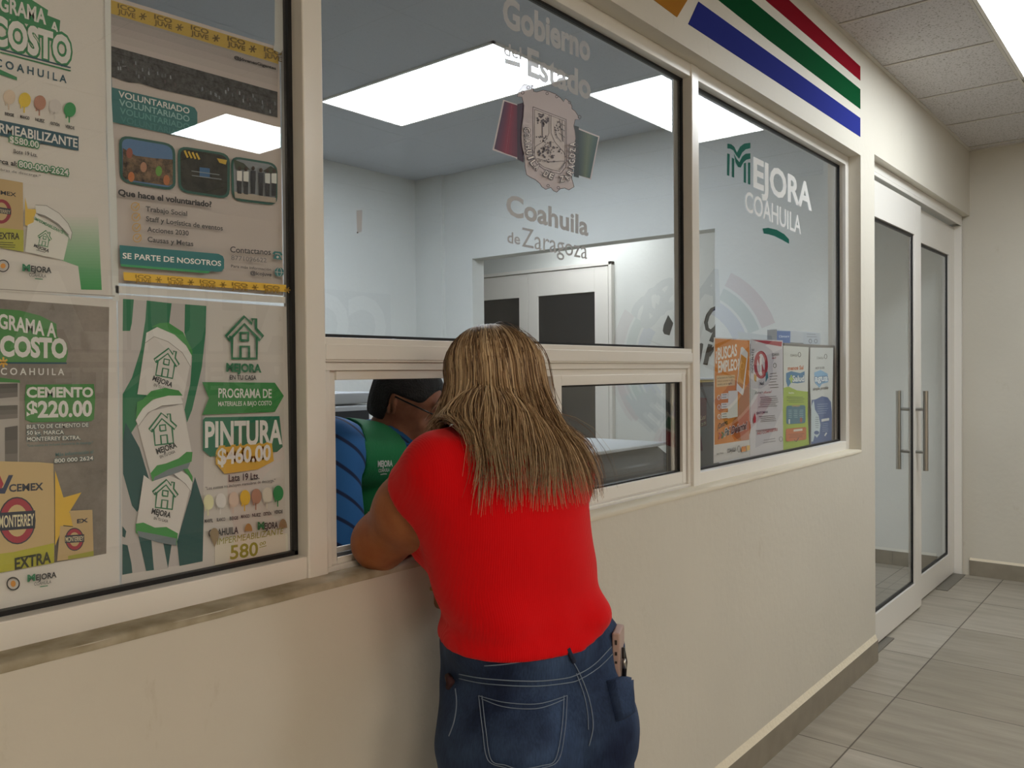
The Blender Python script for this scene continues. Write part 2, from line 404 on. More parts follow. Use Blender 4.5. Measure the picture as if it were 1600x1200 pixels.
lf1 = leaf(3.93, 4.985, .052, .080, .014, 2.216, 4.03, 4.855, .160, 2.045)
lf2 = leaf(4.95, 5.935, .083, .111, .014, 2.222, 5.06, 5.800, .150, 2.035)
def pull(e, bx, by, mx, z0, z1, my):
    k = MB(); k.tube([(bx, by, z0), (bx, by, z1)], .0135, M_steel, 16)
    for z in (z0+.10, z1-.10): k.tube([(bx, by, z), (mx, my, z)], .009, M_steel, 12)
    k.build('handle', e, smooth=False)
pull(lf1, 4.868, .003, 4.868, .775, 1.205, .053)
pull(lf1, 4.868, .140, 4.868, .775, 1.205, .079)
k = MB().box((X_D0+.012, .020, 0), (4.33, .085, .005), mat('#77736b', .5)); k.build('floor_guide', dr)
k = MB().box((5.45, .020, 0), (5.94, .085, .005), mat('#77736b', .5)); k.build('floor_guide', dr)
# double door of the room behind the office
d2 = empty('door_2', (X_FAR, 3.55, 0), kind='structure')
k = MB(); x = X_FAR
k.box((x-.05, 2.66, 2.215), (x, 4.45, 2.245), A); k.box((x-.05, 2.66, 0), (x, 2.69, 2.245), A); k.box((x-.05, 4.42, 0), (x, 4.45, 2.245), A)
k.build('frame', d2, bevel=.002)
for (a, b_, ga, gb) in ((2.70, 3.553, 2.835, 3.445), (3.557, 4.41, 3.66, 4.30)):
    k = MB()
    k.box((x-.04, a, .01), (x-.006, ga, 2.208), A); k.box((x-.04, gb, .01), (x-.006, b_, 2.208), A)
    k.box((x-.04, ga, .01), (x-.006, gb, .16), A); k.box((x-.04, ga, 2.0), (x-.006, gb, 2.208), A)
    k.build('leaf_frame', d2, bevel=.002)
    MB().box((x-.026, ga, .16), (x-.020, gb, 2.0), mat('#23262a', .12, name='dark_pane')).build('pane', d2)

# ------------------------------------------------------------------ painted stripes on the wall (part of the wall)
def wall_paint(name, pts, col, y=-.0012, parent=wall_front, mt=None):
    k = MB(); k.prism([at(px, py, 0) for px, py in pts], (0, y, 0), mt or mat(col, .95, 0, .05, name='wall_paint'))
    return k.build(name, parent)
wall_paint('blue_stripe', [(1075, 37.6), (1210, 126), (1344, 214), (1344, 184.5), (1215, 92), (1091, 2.5)], '#2b3486')
wall_paint('green_stripe', [(1107, -12), (1200, 62), (1344, 170.5), (1344, 139.5), (1210, 30), (1128, -38)], '#084a28')
wall_paint('red_stripe', [(1170, -22), (1225, 25), (1344, 126), (1344, 104), (1225, -7), (1180, -50)], '#861222')
wall_paint('orange_patch', [(1020, -1), (1057.5, 27), (1092, -30), (1050, -60)], '#a8742c')
# ------------------------------------------------------------------ print: flat lettering and shapes as one mesh per sheet
_tc = {}
def text_geo(s, bold=0.0, shear=0.0):
    key = (s, round(bold, 4), shear)
    if key in _tc: return _tc[key]
    cu = bpy.data.curves.new('t', 'FONT'); cu.body = s; cu.size = 1; cu.offset = bold; cu.shear = shear; cu.resolution_u = 3
    cu.fill_mode = 'FRONT'
    o = bpy.data.objects.new('t', cu); COL.objects.link(o)
    dg = bpy.context.evaluated_depsgraph_get(); me = o.evaluated_get(dg).to_mesh()
    n = len(me.vertices); v = np.empty(n*3); me.vertices.foreach_get('co', v); v = v.reshape(-1, 3)[:, :2].copy()
    f = [tuple(p.vertices) for p in me.polygons]
    o.evaluated_get(dg).to_mesh_clear(); bpy.data.objects.remove(o); bpy.data.curves.remove(cu)
    _tc[key] = (v, f); return v, f
_capv = text_geo('H')[0]; CAPH = _capv[:, 1].max()-_capv[:, 1].min(); CAP0 = _capv[:, 1].min()
def arc(cx, cy, rx, ry, a0=0, a1=360, n=24):
    return [(cx+rx*math.cos(math.radians(a0+(a1-a0)*i/n)), cy-ry*math.sin(math.radians(a0+(a1-a0)*i/n))) for i in range(n+1)]
class Art:
    """flat print on the plane y = Y; places are read off the photo's frame and lie on that plane"""
    DL = .00012
    gain = 1.0
    def __init__(s, Y, plane=None, rough=.55):
        s.Y = Y; s.mb = MB(); s.lay = 0; s.rough = rough; s.plane = plane
    def q(s, p):
        if s.plane: return Vector(s.plane(*p))
        return at(p[0], p[1], s.Y)
    def off(s, p, lay):
        p = Vector(p)
        if s.plane: return p + s.nrm*(lay*s.DL)
        return Vector((p.x, p.y-lay*s.DL, p.z))
    def col(s, c):
        if not isinstance(c, (str, tuple)): return c
        if s.gain != 1: c = tuple(min(.88, v*s.gain*t_)**(1/2.2) for v, t_ in zip(lin(c), (.96, 1.0, 1.09)))
        return mat(c, s.rough, name='print')
    def poly(s, c, pts, lay=None):
        if lay is None: s.lay += 1; lay = s.lay
        P = [s.off(s.q(p), lay) for p in pts]
        tri = tessellate_polygon([P]); s.mb.add(P, [tuple(t) for t in tri], s.col(c)); return s
    def quad(s, c, x0, y0, x1, y1): return s.poly(c, [(x0, y0), (x1, y0), (x1, y1), (x0, y1)])
    def ell(s, c, cx, cy, rx, ry=None, lay=None): return s.poly(c, arc(cx, cy, rx, ry or rx)[:-1], lay)
    def strip(s, c, pts, wd, lay=None):
        if lay is None: s.lay += 1; lay = s.lay
        P = [Vector((*p, 0)) for p in pts]; L = []; R = []
        for i, p in enumerate(P):
            t = (P[min(i+1, len(P)-1)]-P[max(i-1, 0)]); t.normalize(); nn = Vector((-t.y, t.x, 0))*(wd/2)
            L.append(p+nn); R.append(p-nn)
        V = [s.off(s.q((p.x, p.y)), lay) for p in L+R]; n = len(P)
        s.mb.add(V, [(i, i+1, n+i+1, n+i) for i in range(n-1)], s.col(c)); return s
    def ring(s, c, cx, cy, r, wd, ry=None): return s.strip(c, arc(cx, cy, r, ry or r), wd)
    def grad(s, c0, c1, a0, a1, b0, b1, n=8):
        """bands of ink from edge a0-a1 to edge b0-b1"""
        s.lay += 1
        L0, L1 = np.array([int(c0[i:i+2], 16) for i in (1, 3, 5)]), np.array([int(c1[i:i+2], 16) for i in (1, 3, 5)])
        for i in range(n):
            t0, t1 = i/n, (i+1)/n; c = L0+(L1-L0)*(i+.5)/n
            mix = lambda u, v_, t: (u[0]+(v_[0]-u[0])*t, u[1]+(v_[1]-u[1])*t)
            s.poly('#%02x%02x%02x' % tuple(int(k) for k in c), [mix(a0, b0, t0), mix(a1, b1, t0), mix(a1, b1, t1), mix(a0, b0, t1)], s.lay)
        return s
    def text(s, c, txt, p0, p1, h, bold=.0, shear=0., perp=False, lay=None, halo=None):
        if halo: s.text(halo[0], txt, p0, p1, h, halo[1], shear, perp)
        if lay is None: s.lay += 1; lay = s.lay
        v, f = text_geo(txt, bold, shear)
        if len(v) == 0: return s
        v0 = text_geo(txt, 0, shear)[0]
        x0, x1 = v0[:, 0].min(), v0[:, 0].max()
        a, b = s.q(p0), s.q(p1); ux = (b-a)/(x1-x0)
        if perp:
            d = Vector((p1[0]-p0[0], p1[1]-p0[1], 0)).normalized(); up = s.q((p0[0]+d.y*h, p0[1]-d.x*h))-a
        else: up = s.q((p0[0], p0[1]-h))-a
        uy = up/CAPH
        V = [s.off(a+ux*(x-x0)+uy*(y-CAP0), lay) for x, y in v]
        s.mb.add(V, f, s.col(c)); return s
    def house(s, c, cx, cy, h, ang=0, wd=2.2):
        k = h/50; ca, sa = math.cos(math.radians(ang)), math.sin(math.radians(ang))
        def T(x, y): return (cx+k*(x*ca-y*sa)*.9, cy+k*(x*sa+y*ca))
        for path in ([(-18, -2), (-20, 2), (-24, -2), (0, -25), (10, -16), (10, -22), (15, -22), (15, -11), (24, -2), (20, 3), (0, -16), (-20, 3)],
                     [(-16, 0), (-16, 24), (16, 24), (16, 0)], [(-5, 24), (-5, 10), (6, 10), (6, 24)], [(-5, 3), (-5, -6), (5, -6), (5, 3), (-5, 3)]):
            s.strip(c, [T(*p) for p in path], wd, s.lay+1)
        s.lay += 1; return s
    def drop(s, c, cx, cy, rx, ry):
        s.ell(c, cx, cy, rx, ry); s.strip(c, [(cx-1, cy+ry*.8), (cx-1, cy+ry*1.75)], rx*.22, s.lay)
        s.strip(c, [(cx-rx*.6, cy+ry*.6), (cx-rx*.6, cy+ry*1.15)], rx*.22, s.lay); return s
    def mejora(s, x0, y0, x1, y1, h, c1='#2c7a54', c2='#2b2d30'):
        """small MEJORA COAHUILA mark"""
        k = (x1-x0); dy = (y1-y0)/k
        s.text(c1, 'M', (x0, y0), (x0+k*.24, y0+dy*k*.24), h*1.15, .05)
        s.text(c2, 'EJORA', (x0+k*.29, y0+dy*k*.29), (x1, y1), h, .03)
        s.text(c2, 'COAHUILA', (x0+k*.22, y0+dy*k*.22+h*.95), (x0+k*.82, y0+dy*k*.82+h*.95), h*.6, .0)
        s.strip(c1, [(x0+k*.42, y0+dy*k*.42+h*1.3), (x0+k*.7, y0+dy*k*.7+h*1.3)], h*.16); return s
    def lines(s, c, x0, y0, x1, y1, n, dx=0, dyl=0, wd=1.0):
        rnd = random.Random(int(x0*7+y0))
        s.lay += 1
        for i in range(n):
            t = i/max(1, n-1); yy = y0+(y1-y0)*t
            s.strip(c, [(x0+rnd.uniform(0, dx), yy), (x1-rnd.uniform(0, dx), yy+dyl)], wd, s.lay)
        return s
    def sheet(s, c, pts):
        """the paper itself, a thin solid"""
        P = [s.q(p) for p in pts]
        s.mb.prism([Vector((p.x, p.y, p.z)) for p in P], (0, .0004, 0), s.col(c)); return s
    def build(s, name, parent=None, **kw):
        o = s.mb.build(name, parent); props(o, **kw); return o
PAPER = '#cfc8be'
YP = .0900
def noise_print(name, c0, c1, sc, dark=None):
    m = bpy.data.materials.new(name); m.use_nodes = True; nt = m.node_tree; b = nt.nodes['Principled BSDF']; b.inputs['Roughness'].default_value = .55
    tc = nt.nodes.new('ShaderNodeTexCoord'); n = nt.nodes.new('ShaderNodeTexNoise'); n.inputs['Scale'].default_value = sc; n.inputs['Detail'].default_value = 10; n.inputs['Roughness'].default_value = .7
    nt.links.new(tc.outputs['Object'], n.inputs['Vector']); r = nt.nodes.new('ShaderNodeValToRGB'); nt.links.new(n.outputs['Fac'], r.inputs[0])
    r.color_ramp.elements[0].position = .35; r.color_ramp.elements[1].position = .65
    r.color_ramp.elements[0].color = (*lin(c0), 1); r.color_ramp.elements[1].color = (*lin(c1), 1)
    nt.links.new(r.outputs[0], b.inputs['Base Color']); return m
M_concrete = noise_print('concrete_print', '#6f6965', '#a39a93', 7)
M_crowd = noise_print('crowd_print', '#17191c', '#5a5c60', 130)
M_crowdc = noise_print('crowd_colour_print', '#1d1a18', '#94795e', 90)
M_wood = noise_print('night_print', '#101214', '#3a3b34', 60)

Art.gain = 1.42                                          # the inks of the big posters are a little lighter
# ---- poster: waterproofing price list (upper left)
a = Art(YP); G = '#2f7d4f'; TEAL = '#1f4d5c'
a.sheet(PAPER, [(-170, -70), (171, -70), (170, 0), (166, 230), (176, 464), (-170, 447)])
a.grad('#cfc8be', '#3c9150', (96, 335), (153, 335), (97, 452), (159, 453), 26)
a.poly(PAPER, [(-40, 380), (97, 407), (122, 416), (127, 455), (-40, 455)])
a.poly(G, [(-60, -40), (45, -3), (75, 16), (74, 24), (94, 32), (92, 58), (60, 43), (-60, 8)])
a.text('#e2dcd3', 'PROGRAMA', (-44, 2), (71, 38), 23, .03).text('#e2dcd3', 'A', (79, 49), (91, 53), 16, .03)
a.text('#e6e0d7', 'COSTO', (-14, 66), (109, 100), 42, .045, halo=(G, .12))
a.strip(TEAL, [(0, 77), (110, 106)], 2.2).strip(G, [(0, 82), (110, 111)], 2.2)
a.text(TEAL, 'C O A H U I L A', (-8, 103), (103, 130), 12, .02)
a.poly(G, [(-30, 108), (0, 109), (26, 121), (26, 126), (0, 117), (-30, 114)])
for c, x, y, t in (('#cdb9a2', 14, 152, 'BEIGE'), ('#d9b53c', 38, 156.5, 'MANGO'), ('#ad7d68', 61.5, 161, 'NUEZ'), ('#c6beb6', 85, 167, 'OSTIÓN'), ('#2b8a4e', 108, 172, 'VERDE')):
    a.drop(c, x, y, 9.5, 11.5); a.text('#2a2a2c', t, (x-7, y+28), (x+7, y+31), 4.5, .03)
a.poly(TEAL, [(-60, 176), (121.5, 214), (121.5, 236), (-60, 201)])
a.text('#e6e0d7', 'IMPERMEABILIZANTE', (-40, 200), (119.5, 231), 14.5, .02)
a.text('#e6e0d7', '$580.00', (14, 223), (59, 232), 10, .02, halo=(G, .13))
a.text('#333', 'Bote 19 Lts.', (20, 239.5), (57, 246), 6, .01)
a.text('#222', 'Marca al:', (-18, 253), (25, 260.5), 7.5, .02)
a.text('#e6e0d7', '800-000-2624', (28, 261.5), (105, 275), 9.5, .02, halo=(G, .13))
a.text('#444', '*No incluye maniobras de descarga.*', (-70, 256), (62, 277.5), 4)
a.poly('#b59b6e', [(-70, 268), (34, 286), (35, 394), (-70, 375)])
a.poly('#a7a53a', [(-70, 350), (35, 360), (35, 394), (-70, 375)])
a.text('#1e2530', 'CEMEX', (-16, 302), (23, 308), 6, .02)
a.ell('#8a2436', 0, 331, 16, 19).ell('#b59b6e', 0, 331, 10, 14).poly('#2a2f3a', [(-17, 322), (15, 327), (15, 336), (-17, 332)])
a.text('#cfc0a0', 'MONTERREY', (-16, 331), (14, 335), 5.5)
a.text('#2c2f1c', 'EXTRA', (-3, 374), (28, 374.5), 10, .02).lines('#2c2f1c', -6, 379, 22, 386, 3, 4, 1, .9)
a.poly('#d4b04a', [(37, 309), (41, 327), (61, 328), (50, 340), (58, 362), (37, 352)])
a.poly('#d6cec3', [(53, 334), (105, 372), (97, 407), (37, 394), (41, 352), (50, 348)])
a.poly('#ded7cd', [(53, 321), (70, 322), (90, 334), (104, 350), (110, 364), (108, 376), (104, 368), (88, 350), (68, 338), (54, 334)])
a.strip('#7d7672', [(53, 321), (70, 322), (90, 334), (104, 350), (110, 364), (108, 376)], .8).strip('#7d7672', [(54, 334), (68, 338), (88, 350), (105, 368)], .8)
a.text(G, 'IMPERMEABILIZANTE', (51, 344), (95, 366), 4.2, .02, perp=True)
a.house(G, 67, 373, 25, 12, 1.3).text('#2b2d30', 'MEJORA', (50, 386), (73, 395), 4.6, .03, perp=True).lines('#55524e', 54, 391, 68, 391, 1, 0, 4, .8)
a.ring('#2b2d30', 2, 416, 9, 1.6).ell('#c98a3c', 2, 416, 4)
a.mejora(33, 423.5, 77, 427, 8.5)
a.strip('#8f877e', [(-10, 452), (176, 463)], 1.2)
a.build('poster', label='white waterproofing price poster with a row of paint drops, upper left behind the glass', cat='poster', group='posters behind the left pane')

# ---- poster: volunteers
a = Art(YP-.0004); T = '#2d6a6b'
a.sheet('#b9aea6', [(172, -7), (436, 74), (443, 462), (182, 442)])
a.grad('#8d8783', '#b3a8a1', (173, 14), (435, 92), (173, 75), (434, 146), 5)
a.poly('#b3963f', [(173, 0), (434, 78), (434.5, 100), (173, 21)])
for i in range(5):
    x = 186+i*57; y = 12+(x-186)*.298
    a.text('#6d5a2a', 'ICO', (x-2, y+.5), (x+25, y+8), 7, .03).text('#6d5a2a', 'JUVE', (x-2, y+9), (x+25, y+17), 7, .03)
    if i < 4:
        for k in range(3): a.strip('#6d5a2a', [(x+37+6*math.cos(k*1.047), y+14+6*math.sin(k*1.047)), (x+37-6*math.cos(k*1.047), y+14-6*math.sin(k*1.047))], 2, a.lay+1)
        a.lay += 1
a.text('#222', '@JóvenesGigantes', (365, 92), (430, 109.5), 4.6, .03)
a.poly(M_crowd, [(172.8, 72.6), (432.5, 144), (432.5, 184), (330, 158), (245, 139), (217, 130), (200, 129), (173, 120)])
a.lines('#7d8084', 190, 104, 196, 150, 1)
rnd = random.Random(5); a.lay += 1
for i in range(46):
    x = rnd.uniform(178, 428); y = 84+(x-173)*.275+rnd.uniform(2, 22)
    a.poly(rnd.choice(['#70757a', '#565a60', '#8b8f92', '#4a3f40']), [(x, y), (x+2, y+.5), (x+2.5, y+6), (x+.3, y+5.6)], a.lay)
a.poly(T, [(173.5, 137), (296, 166), (303, 169), (307, 176), (307, 214), (303, 218), (296, 217), (173.5, 191)])
a.poly(T, [(410, 203), (438, 210), (438, 232), (410, 226)])
for k, c in enumerate(('#d5d8d3', '#8fb0ac', '#5c918e', '#437c7b')):
    a.text(c, 'VOLUNTARIADO', (184+k, 152+13*k), (294.5, 178.5+12.6*k), 9.5, .015)
def rrect(TL, TR, BR, BL, r=.16, inset=0):
    P = [Vector((*p, 0)) for p in (TL, TR, BR, BL)]; c = sum(P, Vector())/4
    P = [c+(p-c)*(1-inset) for p in P]; out = []
    for i in range(4):
        p, pn, pp = P[i], P[(i+1) % 4], P[i-1]
        A_, B_ = p+(pp-p)*r, p+(pn-p)*r
        for t in (0, .25, .5, .75, 1):
            v = A_*(1-t)**2+p*2*t*(1-t)+B_*t*t; out.append((v.x, v.y))
    return out
FR = [((184, 211), (272, 226), (273, 299), (186, 285)), ((275.5, 228), (357.5, 241), (357, 312), (277, 300)), ((358.6, 244), (431.5, 256), (431.5, 322), (360.5, 313))]
for i, q4 in enumerate(FR):
    a.poly('#24564c', rrect(*q4, r=.2))
    a.poly(('#4f7196', M_wood, '#83888c')[i], rrect(*q4, r=.18, inset=.1))
a.poly(M_crowdc, [(190, 232), (210, 244), (240, 248), (268, 250), (268, 288), (262, 291), (195, 281), (190, 276)])
for x, y, c in ((246, 268, '#5f8f3a'), (258, 282, '#a9683f'), (203, 277, '#b26a3a'), (200, 240, '#8a4b3a'), (222, 262, '#a0755a')):
    a.ell(c, x, y, 5, 8)
for k in range(4): a.strip('#c2a23a', [(286+k*6, 236+k*1.4), (291+k*6, 247+k)], 3)
a.poly('#c2a23a', [(336, 248), (352, 251), (350, 258), (340, 255)]).poly('#345f86', [(309, 262), (325, 264), (325, 278), (309, 277)])
a.lines('#8a8f90', 292, 268, 346, 275, 2, 6, 6, 1.2)
a.poly('#3b4436', [(362, 250), (378, 256), (388, 266), (366, 266)]).poly('#3b4436', [(408, 268), (420, 260), (429, 266), (429, 276)]).poly('#a59a8c', [(363, 300), (428, 310), (428, 318), (364, 310)])
for x, c, h in ((371, '#d4d6d8', 0), (381, '#cfd2d5', 1), (392, '#2c2e34', 0), (404, '#30343c', 3), (414, '#c9ccd0', 4), (424, '#cdd0d2', 4)):
    y = 264+h; a.ell('#3a2c26', x, y, 2.6, 3.4); a.poly(c, [(x-4, y+4), (x+4, y+4), (x+4, y+20), (x-4, y+19)]); a.poly('#26272b', [(x-3.5, y+19), (x+3.5, y+20), (x+3, y+40), (x-3, y+39)])
a.text('#26262a', 'Que hace el voluntariado?', (181, 306), (326, 324.5), 9, .035)
for i, (t, p0, p1) in enumerate((('Trabajo Social', (223.7, 331), (288, 338.5)), ('Staff y Logística de eventos', (224, 346.5), (343.4, 361)), ('Acciones 2030', (225.7, 363), (290, 369)), ('Causas y Metas', (226, 378.5), (297, 385.5)))):
    a.text('#3a3a3c', t, p0, p1, 7.6, .018)
    cx, cy = 207.2+i*.8, 324+i*16.3
    a.ring('#c29a4a', cx, cy, 6.3, 1.2).strip('#c29a4a', [(cx-3, cy-.5), (cx-.5, cy+2.5), (cx+6, cy-5)], 1.8)
a.poly('#3f8f5c', [(184, 411), (325, 424), (320, 428), (184, 417)])
a.poly(T, [(182, 384), (336, 397.5), (343, 401), (345, 406), (345, 420), (341, 425), (334, 425.5), (183, 413.5)])
a.text('#d9dcd8', 'SE PARTE DE NOSOTROS', (187, 404.5), (340, 416.5), 8.4, .02)
a.text('#36363a', 'Contactanos', (354.6, 395), (417.5, 399), 9, .01).text('#6d6a68', '8771096622', (356, 407), (411, 411), 7)
a.text('#4a4848', 'Para más información', (355.7, 418.5), (418, 424), 4.2, .01).text('#36363a', '@icojuve', (385.6, 429.5), (418.6, 432.5), 5.2, .025)
a.poly(T, [(420, 397), (423, 393.5), (433, 394.5), (436, 399), (433, 400.5), (431, 397), (425, 396), (423, 399)]).poly(T, [(425, 398), (431, 399), (435, 407), (421, 405)]).ell('#b9aea6', 428, 402.5, 2, 2)
a.ell(T, 430.5, 426, 7.3).ring('#b9aea6', 430.5, 426, 3.4, .7, 6.8).strip('#b9aea6', [(423.5, 425.5), (437.5, 427)], .7)
a.poly('#caa63a', [(187, 426), (441, 446), (441, 457), (188, 439)])
for i in range(5):
    x = 206+i*50; y = 427.5+(x-187)*.08
    a.text('#8a6d20', 'ICO', (x, y+6), (x+24, y+8), 5, .03).text('#8a6d20', 'JUVE', (x, y+12), (x+24, y+14), 5, .03)
    for k in range(3): a.strip('#8a6d20', [(x+36+5*math.cos(k*1.047), y+9+5*math.sin(k*1.047)), (x+36-5*math.cos(k*1.047), y+9-5*math.sin(k*1.047))], 1.5, a.lay+1)
    a.lay += 1
a.build('poster', label='volunteering poster with yellow bands, a dark crowd photo and three rounded pictures', cat='poster', group='posters behind the left pane')

# ---- poster: cement
a = Art(YP-.0002); GC = '#3f7f3c'
a.sheet(PAPER, [(-170, 440), (182, 468), (186, 700), (187, 915), (-170, 985)])
a.poly(M_concrete, [(-160, 455), (170.5, 480), (168, 680), (166, 865), (-160, 922)])
a.poly(GC, [(-60, 478), (30, 485), (62, 493), (88, 506), (89, 526), (104, 536), (106, 552), (103, 566), (-60, 566)])
a.text('#ded7cb', 'PROGRAMA A', (-44, 505), (87, 527), 22, .03)
a.text('#e2dbcf', 'COSTO', (1, 555), (103, 558.5), 29, .05)
a.strip(TEAL, [(-20, 567), (104, 567.5)], 2.4)
for k in range(3): a.strip('#cfa03c', [(5+7*math.cos(k*1.047+.5), 566+8*math.sin(k*1.047+.5)), (5-7*math.cos(k*1.047+.5), 566-8*math.sin(k*1.047+.5))], 3, a.lay+1)
a.lay += 1
a.text('#d9d2c8', 'C O A H U I L A', (1, 585.5), (99.5, 586), 10.5, .02)
a.poly('#a39c94', [(-40, 594), (30, 596), (29, 735), (-40, 735)])
a.poly(GC, [(-40, 588), (0, 590), (30, 594), (31, 598), (0, 597), (-40, 598)])
for y0, y1 in ((599, 622), (633, 655)): a.grad('#4a4642', '#77706a', (-40, y0+2), (27, y0), (-40, y1+4), (27, y1-2), 3)
a.grad('#45413d', '#77706a', (7, 668), (27, 665), (7, 730), (27, 730), 3)
a.poly(GC, [(40, 601), (146, 600), (148, 622), (146, 655), (142, 658), (48, 660), (39, 656), (38, 624)])
a.text('#e2dbcf', 'CEMENTO', (41.6, 620.5), (144, 620), 15, .04)
a.text('#e2dbcf', '$220.00', (42, 652), (142, 649.5), 24, .035)
for t, p0, p1 in (('BULTO DE CEMENTO DE', (41, 670), (137, 666.5)), ('50 kg. MARCA', (41, 679.5), (98.6, 678)), ('MONTERREY EXTRA.', (41, 689.5), (124.6, 686.5)), ('800 000 2624', (84, 723), (144, 718.5))):
    a.text('#d5cec3', t, p0, p1, 6.2, .02, halo=('#37565a', .1))
a.text('#4f7472', '*Los costos no incluyen maniobras de descarga.*', (41, 698), (144, 693), 4, .01).text('#4f7472', 'Más información al', (85.6, 713), (144, 708), 5.5, .015)
a.poly('#bfa574', [(-60, 719), (60, 722), (82, 724), (84, 800), (83, 879), (-60, 905)])
a.poly('#aaa52e', [(-60, 872), (20, 862), (83, 848), (83, 879), (-60, 905)])
a.text('#20283a', 'CEMEX', (13, 768), (65, 765), 11, .03).poly('#20304f', [(-6, 771), (-2, 762), (3, 762), (12, 742), (19, 742), (6, 771)]).poly('#a0273a', [(-12, 742), (-2, 742), (4, 756), (0, 764)])
a.ell('#20283a', 25, 813, 29, 37).ell('#9c2439', 25, 813, 27, 35).ell('#bfa574', 25, 813, 17, 25).poly('#20283a', [(-5, 801), (53, 797), (53, 825), (-5, 829)])
a.text('#d6c7a4', 'MONTERREY', (-3, 824), (51, 820), 18, .02)
a.text('#2c2f1c', 'EXTRA', (21.6, 889), (77, 878), 17, .03).lines('#2c2f1c', 24, 871, 50, 871, 2, 2, -4, 1.4)
a.poly('#d4ab38', [(84, 735), (97, 777), (125, 769), (106, 800), (123, 823), (97, 820), (84, 852)])
a.poly('#b79d70', [(106, 797.5), (142, 796), (144, 868), (87, 876), (92, 821), (112, 823)]).poly('#97953a', [(104, 868), (144, 860), (144, 868), (104, 873)])
a.ell('#20283a', 114, 842, 14.5, 18).ell('#9c2439', 114, 842, 13, 16.5).ell('#b79d70', 114, 842, 8, 11).poly('#20283a', [(99, 836), (129, 834), (129, 846), (99, 848)])
a.text('#d6c7a4', 'MONTERREY', (100, 846), (128, 844), 7.5, .01).text('#20283a', 'EX', (118, 817), (134, 815), 6, .03)
a.ring('#2b2d30', 18, 911, 9.5, 2.2).ell('#c98a3c', 18, 911, 4, 5)
a.mejora(41, 907.5, 85, 901, 8.5)
a.build('poster', label='grey cement price poster reading CEMENTO $220.00 with a brown cement bag', cat='poster', group='posters behind the left pane')

# ---- poster: paint
a = Art(YP-.0006); D1 = '#1d6e48'; D2 = '#174c4a'; LG = '#b3aca6'
a.sheet('#c3bcb3', [(184, 460), (447, 479), (456, 861), (190, 913)])
a.poly(LG, [(192, 467), (322.5, 478), (316, 877), (190.5, 898.5)])
a.poly(D1, [(192, 467), (209, 468), (206, 505), (203, 517), (191.5, 517)])
a.poly(D1, [(229, 469.5), (268, 474), (263, 515), (246, 570), (230, 612), (222, 650), (196, 690), (191.5, 690), (191.5, 616), (206, 590), (220, 545), (227, 500)])
a.poly(D1, [(289, 475.5), (322, 478), (321, 520), (315, 575), (300, 640), (292, 660), (288, 640), (297, 600), (300, 560), (288, 520)])
a.poly(D2, [(191.5, 690), (196, 660), (218, 700), (236, 760), (214, 800), (206, 790), (192, 740)])
a.poly(D2, [(191, 850), (199, 852), (205, 880), (206.5, 895), (191, 898)]).poly(D2, [(191, 822), (197, 830), (195, 840), (191, 838)])
a.poly(D2, [(216, 838), (268, 848), (262, 888), (228, 892)]).poly(LG, [(236, 843), (254, 846), (262, 888), (240, 891)])
a.poly(D2, [(276, 846), (298, 770), (304, 745), (318, 790), (316, 877), (280, 884)])
def can(body, lid, green, extra=None):
    a.poly('#cbc5bd', body); a.poly('#d8d2ca', lid); a.strip('#8a857f', lid[len(lid)//2:]+lid[:1], .9); a.poly('#3b8a41', green)
    if extra: a.poly('#6f7a7c', extra)
can([(227, 530), (240, 520), (272, 534), (297, 566), (286, 622), (214, 616)], [(226, 536), (228, 520), (245, 511), (272, 523), (294, 543), (299, 556), (297, 573), (284, 551), (262, 534), (240, 526)], [(236, 511), (248, 505), (262, 504), (285, 519), (300, 548), (299, 556), (290, 540), (272, 523), (245, 511)])
a.house(D1, 259, 567, 46, 10, 2.4).text('#2b2d30', 'MEJORA', (237, 594), (267, 605), 7.5, .03, perp=True).text('#4a4848', 'EN TU CASA', (239, 603), (262, 611), 4, .01, perp=True)
can([(214, 664), (236, 642), (284, 631), (299, 709), (262, 728), (235, 744)], [(211, 657), (222, 634), (250, 619), (280, 615.5), (285, 631), (252, 634), (230, 645), (215, 666)], [(211, 655), (213, 628), (222, 624), (235, 611), (256, 606), (278, 610), (284, 618), (262, 618), (238, 624), (222, 638)])
a.poly('#3b8a41', [(234, 739), (244, 727), (258, 724), (278, 716), (290, 706), (299.5, 706), (298, 721), (280, 728), (262, 740), (237, 752)]).poly('#6f7a7c', [(240, 745), (262, 733), (296, 722), (292, 732), (262, 743), (238, 752)])
a.house(D1, 253, 670, 50, -6, 2.6).text('#2b2d30', 'MEJORA', (244.5, 709.5), (275, 698.5), 8.5, .03, perp=True).text('#4a4848', 'EN TU CASA', (249, 716), (272.6, 707), 4.2, .01, perp=True)
can([(223, 742), (236, 752), (262, 743), (297, 756), (276, 842), (211, 823)], [(270, 741), (282, 736), (294, 744), (299, 754), (297, 768), (288, 756)], [(284, 733), (292, 732), (299, 744), (299, 754), (292, 742)])
a.poly('#3b8a41', [(210, 818), (222, 816), (240, 824), (258, 823), (276, 833), (274, 852), (250, 846), (226, 840), (210.5, 832)]).poly('#6f7a7c', [(212, 829), (240, 834), (274, 841), (273, 852), (245, 847), (216, 838)])
a.house(D1, 256, 772, 46, 6, 2.5).text('#2b2d30', 'MEJORA', (234.5, 802), (263.5, 808.5), 8.5, .03, perp=True).text('#4a4848', 'EN TU CASA', (238, 811), (260, 816), 4.2, .01, perp=True)
a.house('#1c6a44', 379.6, 528, 67, 0, 4.2)
a.text('#1c6a44', 'MEJORA', (352, 580), (405, 581.5), 12, .05).text('#2b2d30', 'EN TU CASA', (357, 593), (398, 593.5), 7, .015)
